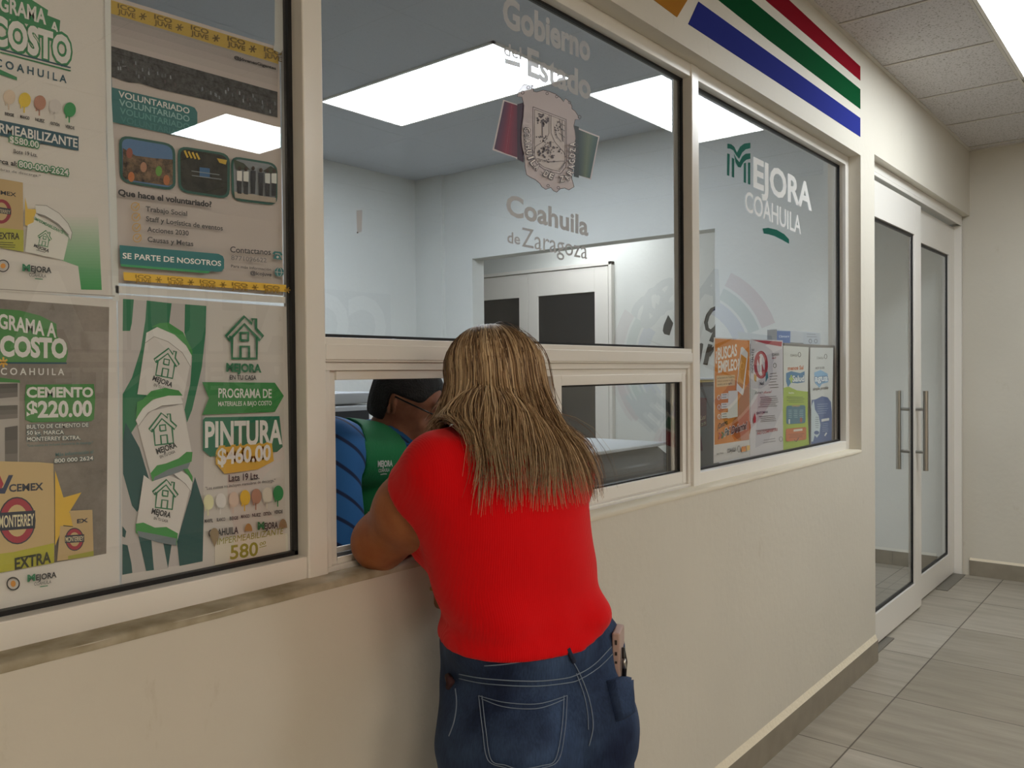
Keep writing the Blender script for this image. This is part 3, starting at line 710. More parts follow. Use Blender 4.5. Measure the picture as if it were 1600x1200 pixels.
a.poly('#2f7d3d', [(313.4, 597), (427, 598), (441, 618.5), (427, 643.5), (313.4, 648), (324, 622)])
a.text('#dcd6cd', 'PROGRAMA DE', (339, 621), (421.7, 621.5), 14, .02).text('#dcd6cd', 'MATERIALES A BAJO COSTO', (338.5, 634.5), (421.7, 633), 7, .015)
a.poly('#1f6b50', [(318, 652), (434, 650), (439, 698), (430, 706), (400, 706), (326, 713), (314.5, 703), (314.5, 656)])
a.text('#e4ded5', 'PINTURA', (318.5, 698), (437, 692.5), 38, .03)
a.poly('#c79f3f', [(338, 699), (422, 692), (425, 720), (400, 733), (348, 740), (335, 724)])
a.text('#e8e2d6', '$460.00', (338, 725.5), (419.5, 718), 24, .03, halo=('#c79f3f', .14))
a.text('#2b2d30', 'Lata 19 Lts.', (354.5, 752), (402, 748), 10.5, .02).text('#4a4848', '"Los costos no incluyen maniobras de descarga."', (318, 765), (427, 752), 4.3, .012)
for c, x, y, t in (('#d8d3a4', 323, 784, 'MARFIL'), ('#d0cac3', 342, 782, 'BLANCO'), ('#c7b5a2', 362, 780, 'BEIGE'), ('#d3ac3a', 379.6, 777, 'MANGO'), ('#a77d68', 397, 775, 'NUEZ'), ('#cfc7b6', 414, 773, 'OSTIÓN'), ('#26824d', 431, 770, 'VERDE')):
    a.drop(c, x, y, 8, 12); a.text('#2b2d30', t, (x-6.5, y+32), (x+6.5, y+31), 5, .03)
a.text('#2b2d30', 'COAHUILA', (322, 838), (368, 832.5), 10.5, .03).ell('#8d7a5c', 331, 834, 7, 10).poly('#8d7a5c', [(326, 840), (338, 838), (331, 854)]).poly('#a37d4a', arc(384, 829, 6, 12, 0, 180, 10)).poly('#8a7052', arc(438, 824, 6.5, 14, 0, 180, 10))
a.text('#1c6a44', 'M', (399, 826.5), (408, 826), 11, .05).text('#2b2d30', 'EJORA', (409, 826), (429.5, 824), 9.5, .03)
a.build('poster', label='paint price poster reading PINTURA $460.00 with three tumbling green and white buckets', cat='poster', group='posters behind the left pane')

# ---- handwritten slip over the paint poster
a = Art(YP-.0022); a.sheet('#cfc7b6', [(336, 844), (449, 833), (450.5, 861), (335.5, 883)])
HW = '#8f8a32'
a.text(HW, 'IMPERMEABILIZANTE', (339, 851.5), (443, 834), 10, .0, .15).text(HW, '580', (360, 874), (402.6, 867.5), 21, .02).text(HW, '00', (405.6, 853), (415, 850), 5, .01).strip(HW, [(405, 855.5), (416, 852.5)], 1)
a.build('price_slip', label='handwritten cream paper slip reading 580 at the foot of the paint poster', cat='note')
# ---- white tape strips between the sheets
a = Art(YP-.0030, rough=.3); a.poly('#d9d8d2', [(180, 446), (446, 464), (446, 474), (181, 458)])
a.build('tape_strip', label='white paper tape strip across the gap between the volunteering and paint posters', cat='tape')
a = Art(YP-.0030, rough=.3); a.poly('#cfd0cc', [(163, -30), (173, -30), (174, 150), (182, 300), (186, 470), (176, 470), (168, 240)])
a.build('tape_strip', label='shiny clear tape strip running down between the two upper posters', cat='tape')
a = Art(YP-.0030, rough=.3); a.poly('#b7b8b4', [(429.5, -20), (441, -20), (442, 78), (438, 83), (427, 78), (429, 66)])
a.build('tape_strip', label='short tape strip at the upper right corner of the volunteering poster', cat='tape')
Art.gain = 1.0
# ------------------------------------------------------------------ vinyl lettering on the panes
def vinyl_mat(name, col, tr):
    m = bpy.data.materials.new(name); m.use_nodes = True; nt = m.node_tree; b = nt.nodes['Principled BSDF']
    b.inputs['Base Color'].default_value = (*lin(col), 1); b.inputs['Roughness'].default_value = .8; b.inputs['Specular IOR Level'].default_value = .15
    t = nt.nodes.new('ShaderNodeBsdfTransparent'); tl = nt.nodes.new('ShaderNodeBsdfTranslucent'); tl.inputs[0].default_value = (*lin(col), 1)
    m1 = nt.nodes.new('ShaderNodeMixShader'); m1.inputs[0].default_value = .05
    m2 = nt.nodes.new('ShaderNodeMixShader'); m2.inputs[0].default_value = tr
    nt.links.new(b.outputs[0], m1.inputs[1]); nt.links.new(tl.outputs[0], m1.inputs[2]); nt.links.new(m1.outputs[0], m2.inputs[1]); nt.links.new(t.outputs[0], m2.inputs[2])
    nt.links.new(m2.outputs[0], nt.nodes['Material Output'].inputs[0]); return m
V_frost = vinyl_mat('frosted_vinyl', '#bfc2c8', .015); V_white = vinyl_mat('white_vinyl', '#e4e4e2', .1); V_green = mat('#0d5a4c', .8, 0, .1, name='green_vinyl')
V_silver = vinyl_mat('silver_vinyl', '#d2cad0', .05)
YV = YGL-.0012
a = Art(YV)
a.text(V_frost, 'Gobierno', (787, 39), (921, 95), 44, .035)
a.text(V_frost, 'del', (787.5, 86), (814, 93), 19, .02).poly(V_frost, [(788.5, 91), (813, 98), (813, 106), (788.5, 99)])
a.text(V_frost, 'Estado', (825, 117), (921.5, 155), 41, .035)
a.text(V_frost, 'Coahuila', (792, 335), (918, 368), 31, .03)
a.text(V_frost, 'de', (792.5, 379), (812, 382), 17, .015).text(V_frost, 'Zaragoza', (815, 385), (917, 405), 30, .0)
a.build('vinyl_lettering', win, label='frosted grey lettering')
# coat of arms
a = Art(YV); DK = '#4b4248'
a.poly('#cfc8cc', [(786, 155.5), (808, 163), (808, 167), (808, 250), (806, 247), (769.5, 234.5)])
a.grad('#4a3052', '#8a2a46', (788, 158), (772, 232.5), (800, 162), (790, 240), 6).grad('#8a2a46', '#5c2440', (800, 162), (790, 240), (809, 165), (808, 246), 4)
a.poly('#3a2038', [(808, 163), (818, 160), (818, 254), (808, 249)])
a.poly('#cfc8cc', [(903, 200), (936.5, 213), (923, 281), (903, 274)])
a.grad('#1c3536', '#5f6f58', (904, 202.5), (904, 274), (920, 209), (914, 277), 5).grad('#5f6f58', '#1a4446', (920, 209), (914, 277), (934.5, 214.5), (921.5, 279), 5)
a.poly('#17282c', [(896, 196), (904, 198), (904, 278), (896, 276)])
sh = [(817, 132), (832.5, 133), (833, 143), (838, 144), (848, 141), (857, 143), (867, 147), (875, 153), (880, 159), (883, 154), (889, 159), (893, 166), (893, 170), (898, 174), (902, 180), (905, 187), (898, 187), (896, 197), (898, 207), (899, 217), (896.5, 228), (896, 238), (899, 248), (895, 260), (893, 270), (893, 280), (896.5, 292), (888, 297), (882, 294), (875, 295), (869, 300.5), (864, 298), (860, 293), (852, 296), (846, 292), (843, 287), (836, 281), (828, 277), (822, 273), (820, 262), (818.5, 243), (815, 228), (814, 215), (814.5, 200), (817, 182), (818, 165), (815, 152), (807.5, 151), (810, 142)]
a.poly(V_silver, sh).strip(DK, sh+[sh[0]], 1.0)
inner = [(832, 167), (884, 187), (884.5, 250), (883, 262), (875, 272), (862, 269), (848, 264), (837, 256), (832, 244)]
a.strip(DK, inner+[inner[0]], .9)
ins = [(834.5, 171), (882, 189.5), (882, 250), (880, 259), (873.5, 268), (862, 265.5), (849, 261), (839, 253.5), (834.5, 243)]
a.poly('#cbc3c3', ins).strip(DK, ins+[ins[0]], .7)
a.strip(DK, [(857, 179), (857, 208), (852, 219), (836, 229), (833, 240)], .8).strip(DK, [(860, 180), (860, 208), (866, 222), (880, 238), (883, 246)], .8)
rnd = random.Random(11); a.lay += 1
def dots(cx, cy, rx, ry, n, r0=.7, r1=1.5):
    for i in range(n):
        t = rnd.uniform(0, 6.28); u = math.sqrt(rnd.random()); a.ell('#5a5058', cx+rx*u*math.cos(t), cy+ry*u*math.sin(t), rnd.uniform(r0, r1), None, a.lay)
dots(846, 186, 9, 12, 34, .8, 2.0); a.strip('#5a5058', [(846, 190), (846.5, 215)], 1.6); dots(845, 216, 9, 5, 16)
dots(871, 203, 6, 14, 22, .5, 1.2)
for p in ([(873, 186), (878, 221)], [(877, 188), (879, 222)], [(870, 190), (881, 197)], [(871, 198), (881, 205)], [(872, 208), (881, 215)], [(865, 198), (869, 214), (876, 222)]): a.strip('#5a5058', p, .8)
dots(858, 238, 20, 9, 56, .6, 1.7); dots(855, 226, 9, 6, 16, .6, 1.4); dots(852, 252, 14, 3, 14, .5, 1.1); a.strip('#5a5058', [(838, 248), (856, 253), (880, 252)], .8).strip('#5a5058', [(872, 266), (882, 254)], .9)
path = [(821.5, 199), (822, 213), (823, 227), (825, 241), (829, 252), (835.5, 261), (844, 268.5), (854, 274), (864, 278), (874, 280.5), (883, 279), (888.5, 270), (890.5, 258), (891, 246), (891.5, 232), (891, 222)]
def along(t):
    L = [0]
    for p, q_ in zip(path, path[1:]): L.append(L[-1]+math.dist(p, q_))
    d = t*L[-1]
    for i in range(len(path)-1):
        if d <= L[i+1] or i == len(path)-2:
            u = (d-L[i])/(L[i+1]-L[i]); p, q_ = path[i], path[i+1]
            return (p[0]+(q_[0]-p[0])*u, p[1]+(q_[1]-p[1])*u), math.atan2(q_[1]-p[1], q_[0]-p[0])
word = 'COAHUILA DE ZARAGOZA'
for i, ch in enumerate(word):
    if ch == ' ': continue
    (x, y), an = along((i+.5)/len(word)); d = (math.cos(an), math.sin(an)); hw = 3.0 if ch != 'I' else 1.0; nx, ny = d[1], -d[0]
    b0 = (x-d[0]*hw-nx*4, y-d[1]*hw-ny*4); b1 = (x+d[0]*hw-nx*4, y+d[1]*hw-ny*4)
    a.text('#e8e2e2', ch, b0, b1, 8.5, .02, perp=True, halo=(DK, .09))
for cx, cy in ((851, 147), (866, 152), (886, 161), (817, 202), (817.5, 212), (897, 228), (897, 238), (852, 291), (868, 294)): a.ring(DK, cx, cy, 2.0, .8)
for cx, cy in ((821, 138), (828, 138), (812, 146), (901, 184)): a.ring('#5a5058', cx, cy, 2.4, 1.0)
a.build('coat_of_arms_decal', win, label='silver coat of arms decal between a wine red and a dark green flag')
# MEJORA COAHUILA on the right pane
a = Art(YV)
def m5(*pts): return [(900+x/5.333, 100+y/5.333) for x, y in pts]
for b_ in (((1260, 745), (1281, 750), (1277, 933), (1258, 926)), ((1298, 778), (1318, 792), (1318, 948), (1298, 940)), ((1397, 828), (1416, 822), (1416, 994), (1397, 985)), ((1432, 822), (1451, 822), (1451, 1006), (1432, 998))): a.poly(V_green, m5(*b_))
a.poly(V_green, m5((1260, 664), (1290, 668), (1318, 690), (1340, 738), (1366, 690), (1400, 664), (1452, 656), (1452, 702), (1412, 712), (1384, 738), (1358, 790), (1332, 760), (1310, 720), (1285, 706), (1260, 704)))
a.poly(V_green, m5((1312, 742), (1336, 790), (1360, 818), (1384, 770), (1412, 748), (1452, 744), (1452, 790), (1418, 798), (1394, 820), (1370, 864), (1348, 858), (1328, 822)))
a.text(V_white, 'EJORA', (1178, 291), (1267, 328), 44, .028).text(V_white, 'COAHUILA', (1164, 329), (1251, 366), 31, .01)
a.poly(V_green, [(1191, 357), (1200, 356), (1213, 359), (1225, 366), (1232.5, 374), (1232.5, 381), (1222, 375), (1210, 369), (1200, 366), (1193, 365)])
a.build('vinyl_lettering', win, label='white and green MEJORA COAHUILA lettering')
# scrap of tape left on the middle pane
a = Art(YV); a.poly(V_frost, [(557, 329), (566, 328), (565, 362), (558, 364)]); a.ell('#55504a', 558.5, 363.5, 1.2)
a.build('tape_scrap', label='small clear tape scrap stuck on the middle pane', cat='tape')

# ------------------------------------------------------------------ flyers behind the right pane
YF1 = .0900
a = Art(YF1); OR = '#cf7d22'
a.sheet('#cdcac8', [(1115.5, 527), (1172, 530.5), (1171.6, 713), (1115, 724)])
a.poly(OR, [(1117, 529), (1171, 532), (1170.5, 687), (1116.5, 695)])
a.poly('#a85f1c', arc(1158, 668, 15, 20)[:-1]).poly('#b97c66', [(1156, 620), (1171, 596), (1170.5, 687), (1158, 689), (1152, 650)])
a.text('#e8e2da', '¿BUSCAS', (1118, 563), (1151, 555.5), 18, .03).text('#e8e2da', 'EMPLEO?', (1122, 582), (1154.5, 577), 17, .03)
a.poly('#d0b184', [(1119, 587), (1148, 585.5), (1148, 602), (1119, 605)])
a.text('#4a3a26', 'La Secretaría de Trabajo te', (1120.5, 592), (1147, 590), 2.6, .01).text('#8a5a2a', 'ofrece vacantes en tu', (1120.5, 597), (1144, 595), 2.6, .01).text('#4a3a26', 'ciudad y en la región', (1120.5, 602), (1143, 600), 2.6, .01)
a.poly('#d6d4d4', [(1157, 543), (1160, 542), (1168, 551), (1168, 556), (1161.5, 614), (1160, 618), (1150, 609), (1150.5, 602)]).poly('#c98a2c', [(1157, 553), (1166, 560), (1160, 608), (1151.5, 599)])
a.ring('#e0a850', 1159, 572, 3, 1, 5)
a.poly('#d8d5d2', [(1137.5, 611), (1152, 610), (1152, 651), (1136.5, 654)])
for k in range(3): a.poly('#d8d5d2', [(1126, 615+k*15), (1137, 614+k*15), (1137, 623+k*15), (1126, 624+k*15)]); a.lines('#77716c', 1127, 617+k*15, 1135, 621+k*15, 2, 1, -.4, 1); a.ring('#d8d5d2', 1122.5, 621+k*15, 2, 1, 3.5)
a.text('#1d1d1f', '¡Contigo,', (1120, 671), (1136, 662), 8, .02, .25).text('#1d1d1f', "Pa' Delante!", (1131, 681.5), (1166, 669.5), 11, .03, .25, halo=('#d8d5d2', .09))
a.strip('#a8243a', [(1122, 676), (1125, 680), (1122, 686)], 2).strip('#1d6e48', [(1126.5, 675), (1129.5, 679), (1126.5, 685)], 2)
a.text('#3a3a3c', 'COAHUILA', (1135, 707.5), (1149, 704.5), 6, .03).text('#55534f', 'SECTRA', (1118, 711), (1129, 709), 2.5, .01).ring('#55534f', 1153, 701.5, 2, .8, 5).poly(OR, [(1157, 698), (1164, 697), (1164, 705), (1157, 706)]).poly('#d8b060', [(1165, 696), (1170, 695.5), (1170, 703), (1165, 704)])
a.build('flyer', label='orange job flyer reading ¿BUSCAS EMPLEO?, leftmost behind the right pane', cat='flyer', group='flyers standing behind the right pane')
a = Art(YF1+.0006); RD = '#a32235'
a.sheet('#cbc8cc', [(1173, 529.5), (1223, 532), (1223.6, 704), (1172, 713.5)])
a.poly('#bdbac2', [(1186, 560), (1222, 545), (1222, 640), (1200, 690), (1180, 700), (1184, 620)])
a.poly(RD, [(1175, 531), (1222, 534), (1221, 541.5), (1195, 537)])
a.text('#4a4048', 'INFÓRMATE', (1177, 583), (1178, 545), 3.6, .01, perp=True)
a.ring(RD, 1188.8, 570, 8.6, 4.6, 19.5).strip(RD, [(1184, 556), (1193.5, 585)], 4.4).poly('#d9d6d6', [(1186.5, 560), (1190, 556), (1190, 584), (1187, 584)])
a.poly('#c79a4a', [(1178, 584), (1182, 587), (1181, 597), (1178, 594)]).poly('#3a7a8a', [(1196, 583), (1199, 580), (1200, 590), (1196, 597)])
a.text('#2f2f45', 'No!', (1187, 602), (1193, 601), 5, .03).text('#2b2d30', 'COAHUILA', (1206, 556.5), (1217, 555), 4, .03).text(RD, 'SALUD', (1206, 561), (1212, 560), 2.5, .02).ring('#2b2d30', 1210, 571, 2.4, .8, 3.4).lines('#55434a', 1200, 584, 1217, 606, 6, 5, -1, .9)
a.text('#3a2f45', '¿Qué es la', (1179, 615.5), (1191, 614), 3.2, .02).text(RD, 'influenza?', (1192, 615), (1205, 613.5), 3.4, .02, .2).lines('#55535c', 1183, 621, 1216, 636, 6, 5, -2, .9)
a.text('#2f2f55', 'SÍNTOMAS:', (1181, 647.5), (1199, 645), 3.4, .02).poly(RD, [(1178.5, 645), (1180.5, 653), (1180, 660), (1177, 661), (1176, 655)]).lines('#55434a', 1184, 651, 1214, 659, 4, 5, -2, .9)
a.lines('#7d4a55', 1180, 673, 1214, 674, 2, 3, -4, 1.0).text(RD, 'NO COMPARTAS', (1182.5, 679.5), (1214, 673), 4, .02).lines('#6f6d76', 1188, 688, 1212, 692, 2, 4, -3, .9).ring('#6f6d76', 1219, 686, 2.6, .8, 3.5)
a.build('flyer', label='white and red health flyer with a red prohibition ring beside the orange flyer', cat='flyer', group='flyers standing behind the right pane')
a = Art(YF1); LGN = '#9db832'
a.sheet('#cfd2cc', [(1224, 540), (1263.5, 542.5), (1262.5, 600), (1262, 650), (1264, 698), (1223.8, 704), (1223, 640), (1224.5, 600)])
a.poly(LGN, [(1224.4, 606), (1232, 604), (1245, 610), (1262.3, 612), (1262, 650), (1264, 697), (1223.9, 703), (1223.2, 640)])
a.text('#4a4c4a', 'COAHUILA', (1235, 557), (1246, 557), 3.5, .01).ring('#4a4c4a', 1249, 554, 2, .8, 3.5)
a.text('#c8662a', 'menos Sal', (1231, 578.5), (1255, 577), 6, .03)
a.poly('#2c78a8', [(1228, 583), (1236, 580), (1250, 583), (1257, 580), (1257, 597), (1246, 599), (1236, 598), (1231, 605), (1228, 596)])
a.text('#dfe6e6', '+Salud', (1233, 596.5), (1256, 595.5), 9, .03, halo=('#2a5f8a', .09)).strip('#a8c23a', [(1236, 586), (1236, 598)], 2.4).strip('#a8c23a', [(1233, 592), (1239.5, 592)], 2.8)
a.text('#dfe6cf', 'Beneficios', (1232, 615), (1240, 615), 2.6, .02).lines('#6f8a2a', 1228, 620, 1257, 628, 4, 4, .5, .9)
a.poly('#2f6f86', rrect((1228, 634), (1258, 633), (1258, 661), (1228, 663), .12)).text('#d9a23a', 'CONSEJOS', (1237, 635.5), (1249, 635), 2.4, .02).lines('#8ab0bb', 1231, 641, 1237, 652, 5, 1, 0, .9).lines('#8ab0bb', 1239, 641, 1246, 652, 5, 1, 0, .9).lines('#8ab0bb', 1248, 641, 1255, 652, 5, 1, 0, .9).poly('#d9dcd8', [(1231.5, 655), (1233.5, 655), (1233.5, 662), (1231.5, 662)]).ell('#9a4a3a', 1251, 656, 2, 4)
a.poly('#c0662f', rrect((1227, 670), (1259, 667), (1259, 687), (1227, 690), .12)).poly('#d9cfc4', [(1239, 671), (1253, 669.5), (1253, 673), (1239, 674.5)]).lines('#8a3f1c', 1230, 679, 1256, 684, 3, 4, -1.5, .9).strip('#2b2d30', [(1240, 687), (1243, 690), (1247, 684)], 1.2)
a.build('flyer', label='white and lime green flyer about salt and health, third from the left', cat='flyer', group='flyers standing behind the right pane')
a = Art(YF1); BL = '#3c5c94'
a.sheet('#cfd3d2', [(1266, 543), (1302, 543.5), (1301, 600), (1299, 690), (1266.5, 695.5), (1267, 640), (1265.5, 590)])
a.text('#4a4c4a', 'COAHUILA', (1276, 561), (1287, 561), 3.5, .01).ring('#4a4c4a', 1290, 557, 2, .8, 3.5)
a.text('#3a3a3c', 'HOY ELIGE', (1274, 577), (1288, 576), 3.2, .02)
a.poly('#7db0d6', [(1272, 582), (1282, 578), (1293, 584), (1294, 597), (1284, 600), (1280, 606), (1273, 598)])
a.text('#e0e8ee', 'agua', (1273, 596), (1293, 595), 10, .03, halo=('#2f6f9f', .1)).text('#3a3a3c', 'simple potable', (1270, 610), (1294, 607.5), 4.4, .015)
a.poly(BL, [(1268, 625), (1274, 624), (1284, 619), (1293, 621), (1298, 628), (1299.5, 645), (1298.8, 690), (1267, 695), (1267.2, 640)])
a.poly('#c3d2d8', [(1271, 625), (1273, 640), (1279, 650), (1281.5, 664), (1280, 678), (1276, 684), (1272.5, 680), (1270, 690), (1267.3, 690), (1267.4, 635)]).ell(BL, 1275.5, 676, 4, 3).lines('#5a7484', 1273, 652, 1279, 668, 6, 1, 0, .8)
a.poly('#d9dcdc', [(1283, 655), (1295, 653), (1295, 657), (1283, 659)]).lines('#8fa4c4', 1275, 632, 1294, 646, 5, 4, -1, .9).lines('#8fa4c4', 1284, 662, 1294, 674, 5, 2, -1, .9).strip('#d9dcdc', [(1288, 681), (1291, 676)], 2)
a.build('flyer', label='white and dark blue drinking water flyer, rightmost behind the right pane', cat='flyer', group='flyers standing behind the right pane')
# ------------------------------------------------------------------ bodies: smooth blended volumes turned into one surface
class Field:
    def __init__(s, k=.03): s.p = []; s.k = k
    def rc(s, a, b, ra, rb, k=None): s.p.append(('rc', np.array(a, float), np.array(b, float), ra, rb, k if k is not None else s.k)); return s
    def el(s, c, r, R=None, k=None): s.p.append(('el', np.array(c, float), np.array(r, float), np.eye(3) if R is None else np.array(R, float), 0, k if k is not None else s.k)); return s
    def sub(s, c, r, R=None, k=.01): s.p.append(('su', np.array(c, float), np.array(r, float), np.eye(3) if R is None else np.array(R, float), 0, k)); return s
    def __call__(s, P):
        d = None
        for kind, a, b, c, e, k in s.p:
            if kind == 'rc':
                ba = b-a; h = np.clip(((P-a)@ba)/(ba@ba), 0, 1)
                q = np.linalg.norm(P-a-h[..., None]*ba, axis=-1)-(c+(e-c)*h)
            else:
                l = (P-a)@c; k0 = np.linalg.norm(l/b, axis=-1); k1 = np.linalg.norm(l/(b*b), axis=-1)
                q = k0*(k0-1)/np.maximum(k1, 1e-9)
            if d is None: d = q
            elif kind == 'su':
                q = -q; h = np.maximum(k-np.abs(d-q), 0)/k; d = np.maximum(d, q)+h*h*k*.25
            else: h = np.maximum(k-np.abs(d-q), 0)/k; d = np.minimum(d, q)-h*h*k*.25
        return d
def surface(fn, lo, hi, h):
    """surface nets over a grid"""
    lo = np.array(lo, float); n = np.ceil((np.array(hi)-lo)/h).astype(int)+1
    ax = [lo[i]+h*np.arange(n[i]) for i in range(3)]
    V = np.empty(n)
    for i in range(n[0]):
        yy, zz = np.meshgrid(ax[1], ax[2], indexing='ij'); P = np.stack([np.full_like(yy, ax[0][i]), yy, zz], -1); V[i] = fn(P)
    ins = V < 0
    C = [(i, j, k) for i in (0, 1) for j in (0, 1) for k in (0, 1)]
    def sl(o): return tuple(slice(o[a], n[a]-1+o[a]) for a in range(3))
    cnt = sum(ins[sl(o)].astype(int) for o in C); mask = (cnt > 0) & (cnt < 8)
    acc = np.zeros(tuple(n-1)+(3,)); num = np.zeros(tuple(n-1))
    for o in C:
        for a in range(3):
            if o[a] == 0:
                o2 = list(o); o2[a] = 1; A, B = V[sl(o)], V[sl(o2)]
                cr = (A < 0) != (B < 0); t = np.where(cr, A/np.where(cr, A-B, 1), 0)
                for b in range(3): acc[..., b] += np.where(cr, o[b]+(t if b == a else 0), 0)
                num += cr
    idx = -np.ones(tuple(n-1), int); ii = np.argwhere(mask); idx[mask] = np.arange(len(ii))
    pts = lo+h*(ii+acc[mask]/num[mask][:, None])
    F = []
    for a in range(3):
        b, c = (a+1) % 3, (a+2) % 3
        s0 = [slice(0, n[q]) for q in range(3)]; s1 = list(s0); s0[a] = slice(0, n[a]-1); s1[a] = slice(1, n[a])
        A, B = ins[tuple(s0)], ins[tuple(s1)]; e = np.argwhere(A != B)
        e = e[(e[:, b] > 0) & (e[:, c] > 0) & (e[:, b] < n[b]-1) & (e[:, c] < n[c]-1)]
        if not len(e): continue
        def g(db, dc):
            q = e.copy(); q[:, b] -= db; q[:, c] -= dc; return idx[q[:, 0], q[:, 1], q[:, 2]]
        quad = np.stack([g(1, 1), g(0, 1), g(0, 0), g(1, 0)], 1); fl = ~A[tuple(e.T)]
        quad[fl] = quad[fl][:, ::-1]; F.append(quad)
    return pts, np.concatenate(F)
def skin_mesh(name, fn, lo, hi, h, mts, parent, iters=2, pick=None):
    p, f = surface(fn, lo, hi, h)
    # light smoothing of grid steps
    nb = [np.concatenate([f[:, 0], f[:, 1], f[:, 2], f[:, 3]]), np.concatenate([f[:, 1], f[:, 2], f[:, 3], f[:, 0]])]
    i, j = np.concatenate(nb), np.concatenate(nb[::-1]); deg = np.bincount(i, minlength=len(p))[:, None]
    for _ in range(iters):
        m_ = np.stack([np.bincount(i, p[j, q], len(p)) for q in range(3)], 1)/np.maximum(deg, 1); p = p*.5+m_*.5
    me = bpy.data.meshes.new(name); me.from_pydata(p.tolist(), [], f.tolist()); me.update()
    o = link(name, me, mts, parent, True)
    if pick is not None:
        c = p[f].mean(1); me.polygons.foreach_set('material_index', pick(c).astype(np.int32))
    return o
def frame(heading, tilt=0):
    """columns right-handed: left, forward, up"""
    h = math.radians(heading); t = math.radians(tilt)
    f = np.array([math.sin(h), math.cos(h), 0]); l = np.array([-math.cos(h), math.sin(h), 0]); u = np.array([0, 0, 1.])
    f2 = f*math.cos(t)-u*math.sin(t); u2 = u*math.cos(t)+f*math.sin(t)
    return np.stack([l, f2, u2], 1)
class Loc:
    def __init__(s, o, R): s.o = np.array(o, float); s.R = R
    def __call__(s, l, f, u): return s.o+s.R@np.array([l, f, u])
def smax(a, b, k):
    h = np.maximum(k-np.abs(a-b), 0)/k; return np.maximum(a, b)+h*h*k*.25
def seg_t(P, a, b):
    ba = np.array(b)-np.array(a); return ((P-np.array(a))@ba)/(ba@ba)
def fnoise(P, s, seed=0):
    rs = np.random.RandomState(seed); o = 0
    for k in range(5):
        d = rs.normal(size=3); d /= np.linalg.norm(d); o = o+np.sin((P@d)*s*(1+.35*k)+rs.uniform(0, 6.28))
    return o/5
def skin_mat(name, col, c2):
    m = bpy.data.materials.new(name); m.use_nodes = True; nt = m.node_tree; b = nt.nodes['Principled BSDF']
    tc = nt.nodes.new('ShaderNodeTexCoord'); n = nt.nodes.new('ShaderNodeTexNoise'); n.inputs['Scale'].default_value = 30; n.inputs['Detail'].default_value = 6
    nt.links.new(tc.outputs['Object'], n.inputs['Vector']); r = nt.nodes.new('ShaderNodeValToRGB'); nt.links.new(n.outputs['Fac'], r.inputs[0])
    r.color_ramp.elements[0].position = .3; r.color_ramp.elements[1].position = .7
    r.color_ramp.elements[0].color = (*lin(c2), 1); r.color_ramp.elements[1].color = (*lin(col), 1)
    nt.links.new(r.outputs[0], b.inputs['Base Color']); b.inputs['Roughness'].default_value = .5; b.inputs['Specular IOR Level'].default_value = .4
    b.inputs['Subsurface Weight'].default_value = .08; b.inputs['Subsurface Radius'].default_value = (.02, .008, .004); b.inputs['Subsurface Scale'].default_value = .3
    n2 = nt.nodes.new('ShaderNodeTexNoise'); n2.inputs['Scale'].default_value = 260; nt.links.new(tc.outputs['Object'], n2.inputs['Vector'])
    bp = nt.nodes.new('ShaderNodeBump'); bp.inputs['Strength'].default_value = .12; bp.inputs['Distance'].default_value = .002
    nt.links.new(n2.outputs['Fac'], bp.inputs['Height']); nt.links.new(bp.outputs[0], b.inputs['Normal']); return m
def hand(F, wrist, direction, palm_n, side, curl=.5, sc=1.0, k=.006):
    """palm, four unequal fingers and a thumb blended into the body field"""
    w = np.array(wrist, float); d = np.array(direction, float); d /= np.linalg.norm(d); nrm = np.array(palm_n, float); nrm -= d*(nrm@d); nrm /= np.linalg.norm(nrm)
    s_ = np.cross(d, nrm)*side; R = np.stack([s_, d, nrm], 1)
    F.el(w+d*.048*sc, np.array([.038, .052, .016])*sc, R, .015)
    for i, (off, ln) in enumerate(((-.028, .072), (-.0095, .080), (.0095, .075), (.027, .058))):
        p = w+d*.088*sc+s_*off*sc; dd = d+s_*off*4; dd /= np.linalg.norm(dd); r = .0088*sc
        for j, fr_ in enumerate((.42, .33, .25)):
            dd = dd*math.cos(curl*.55)+nrm*math.sin(curl*.55)*(1 if j else .6); dd /= np.linalg.norm(dd)
            q = p+dd*ln*fr_*sc; F.rc(p, q, r, r*.9, k); p = q; r *= .92
    p = w+d*.025*sc-s_*.028*sc; dd = d*.65-s_*.7+nrm*.35; dd /= np.linalg.norm(dd)
    for ln in (.034, .030, .024):
        q = p+dd*ln*sc; F.rc(p, q, .0105*sc, .009*sc, k); p = q; dd = dd*.9+d*.3+nrm*.12; dd /= np.linalg.norm(dd)

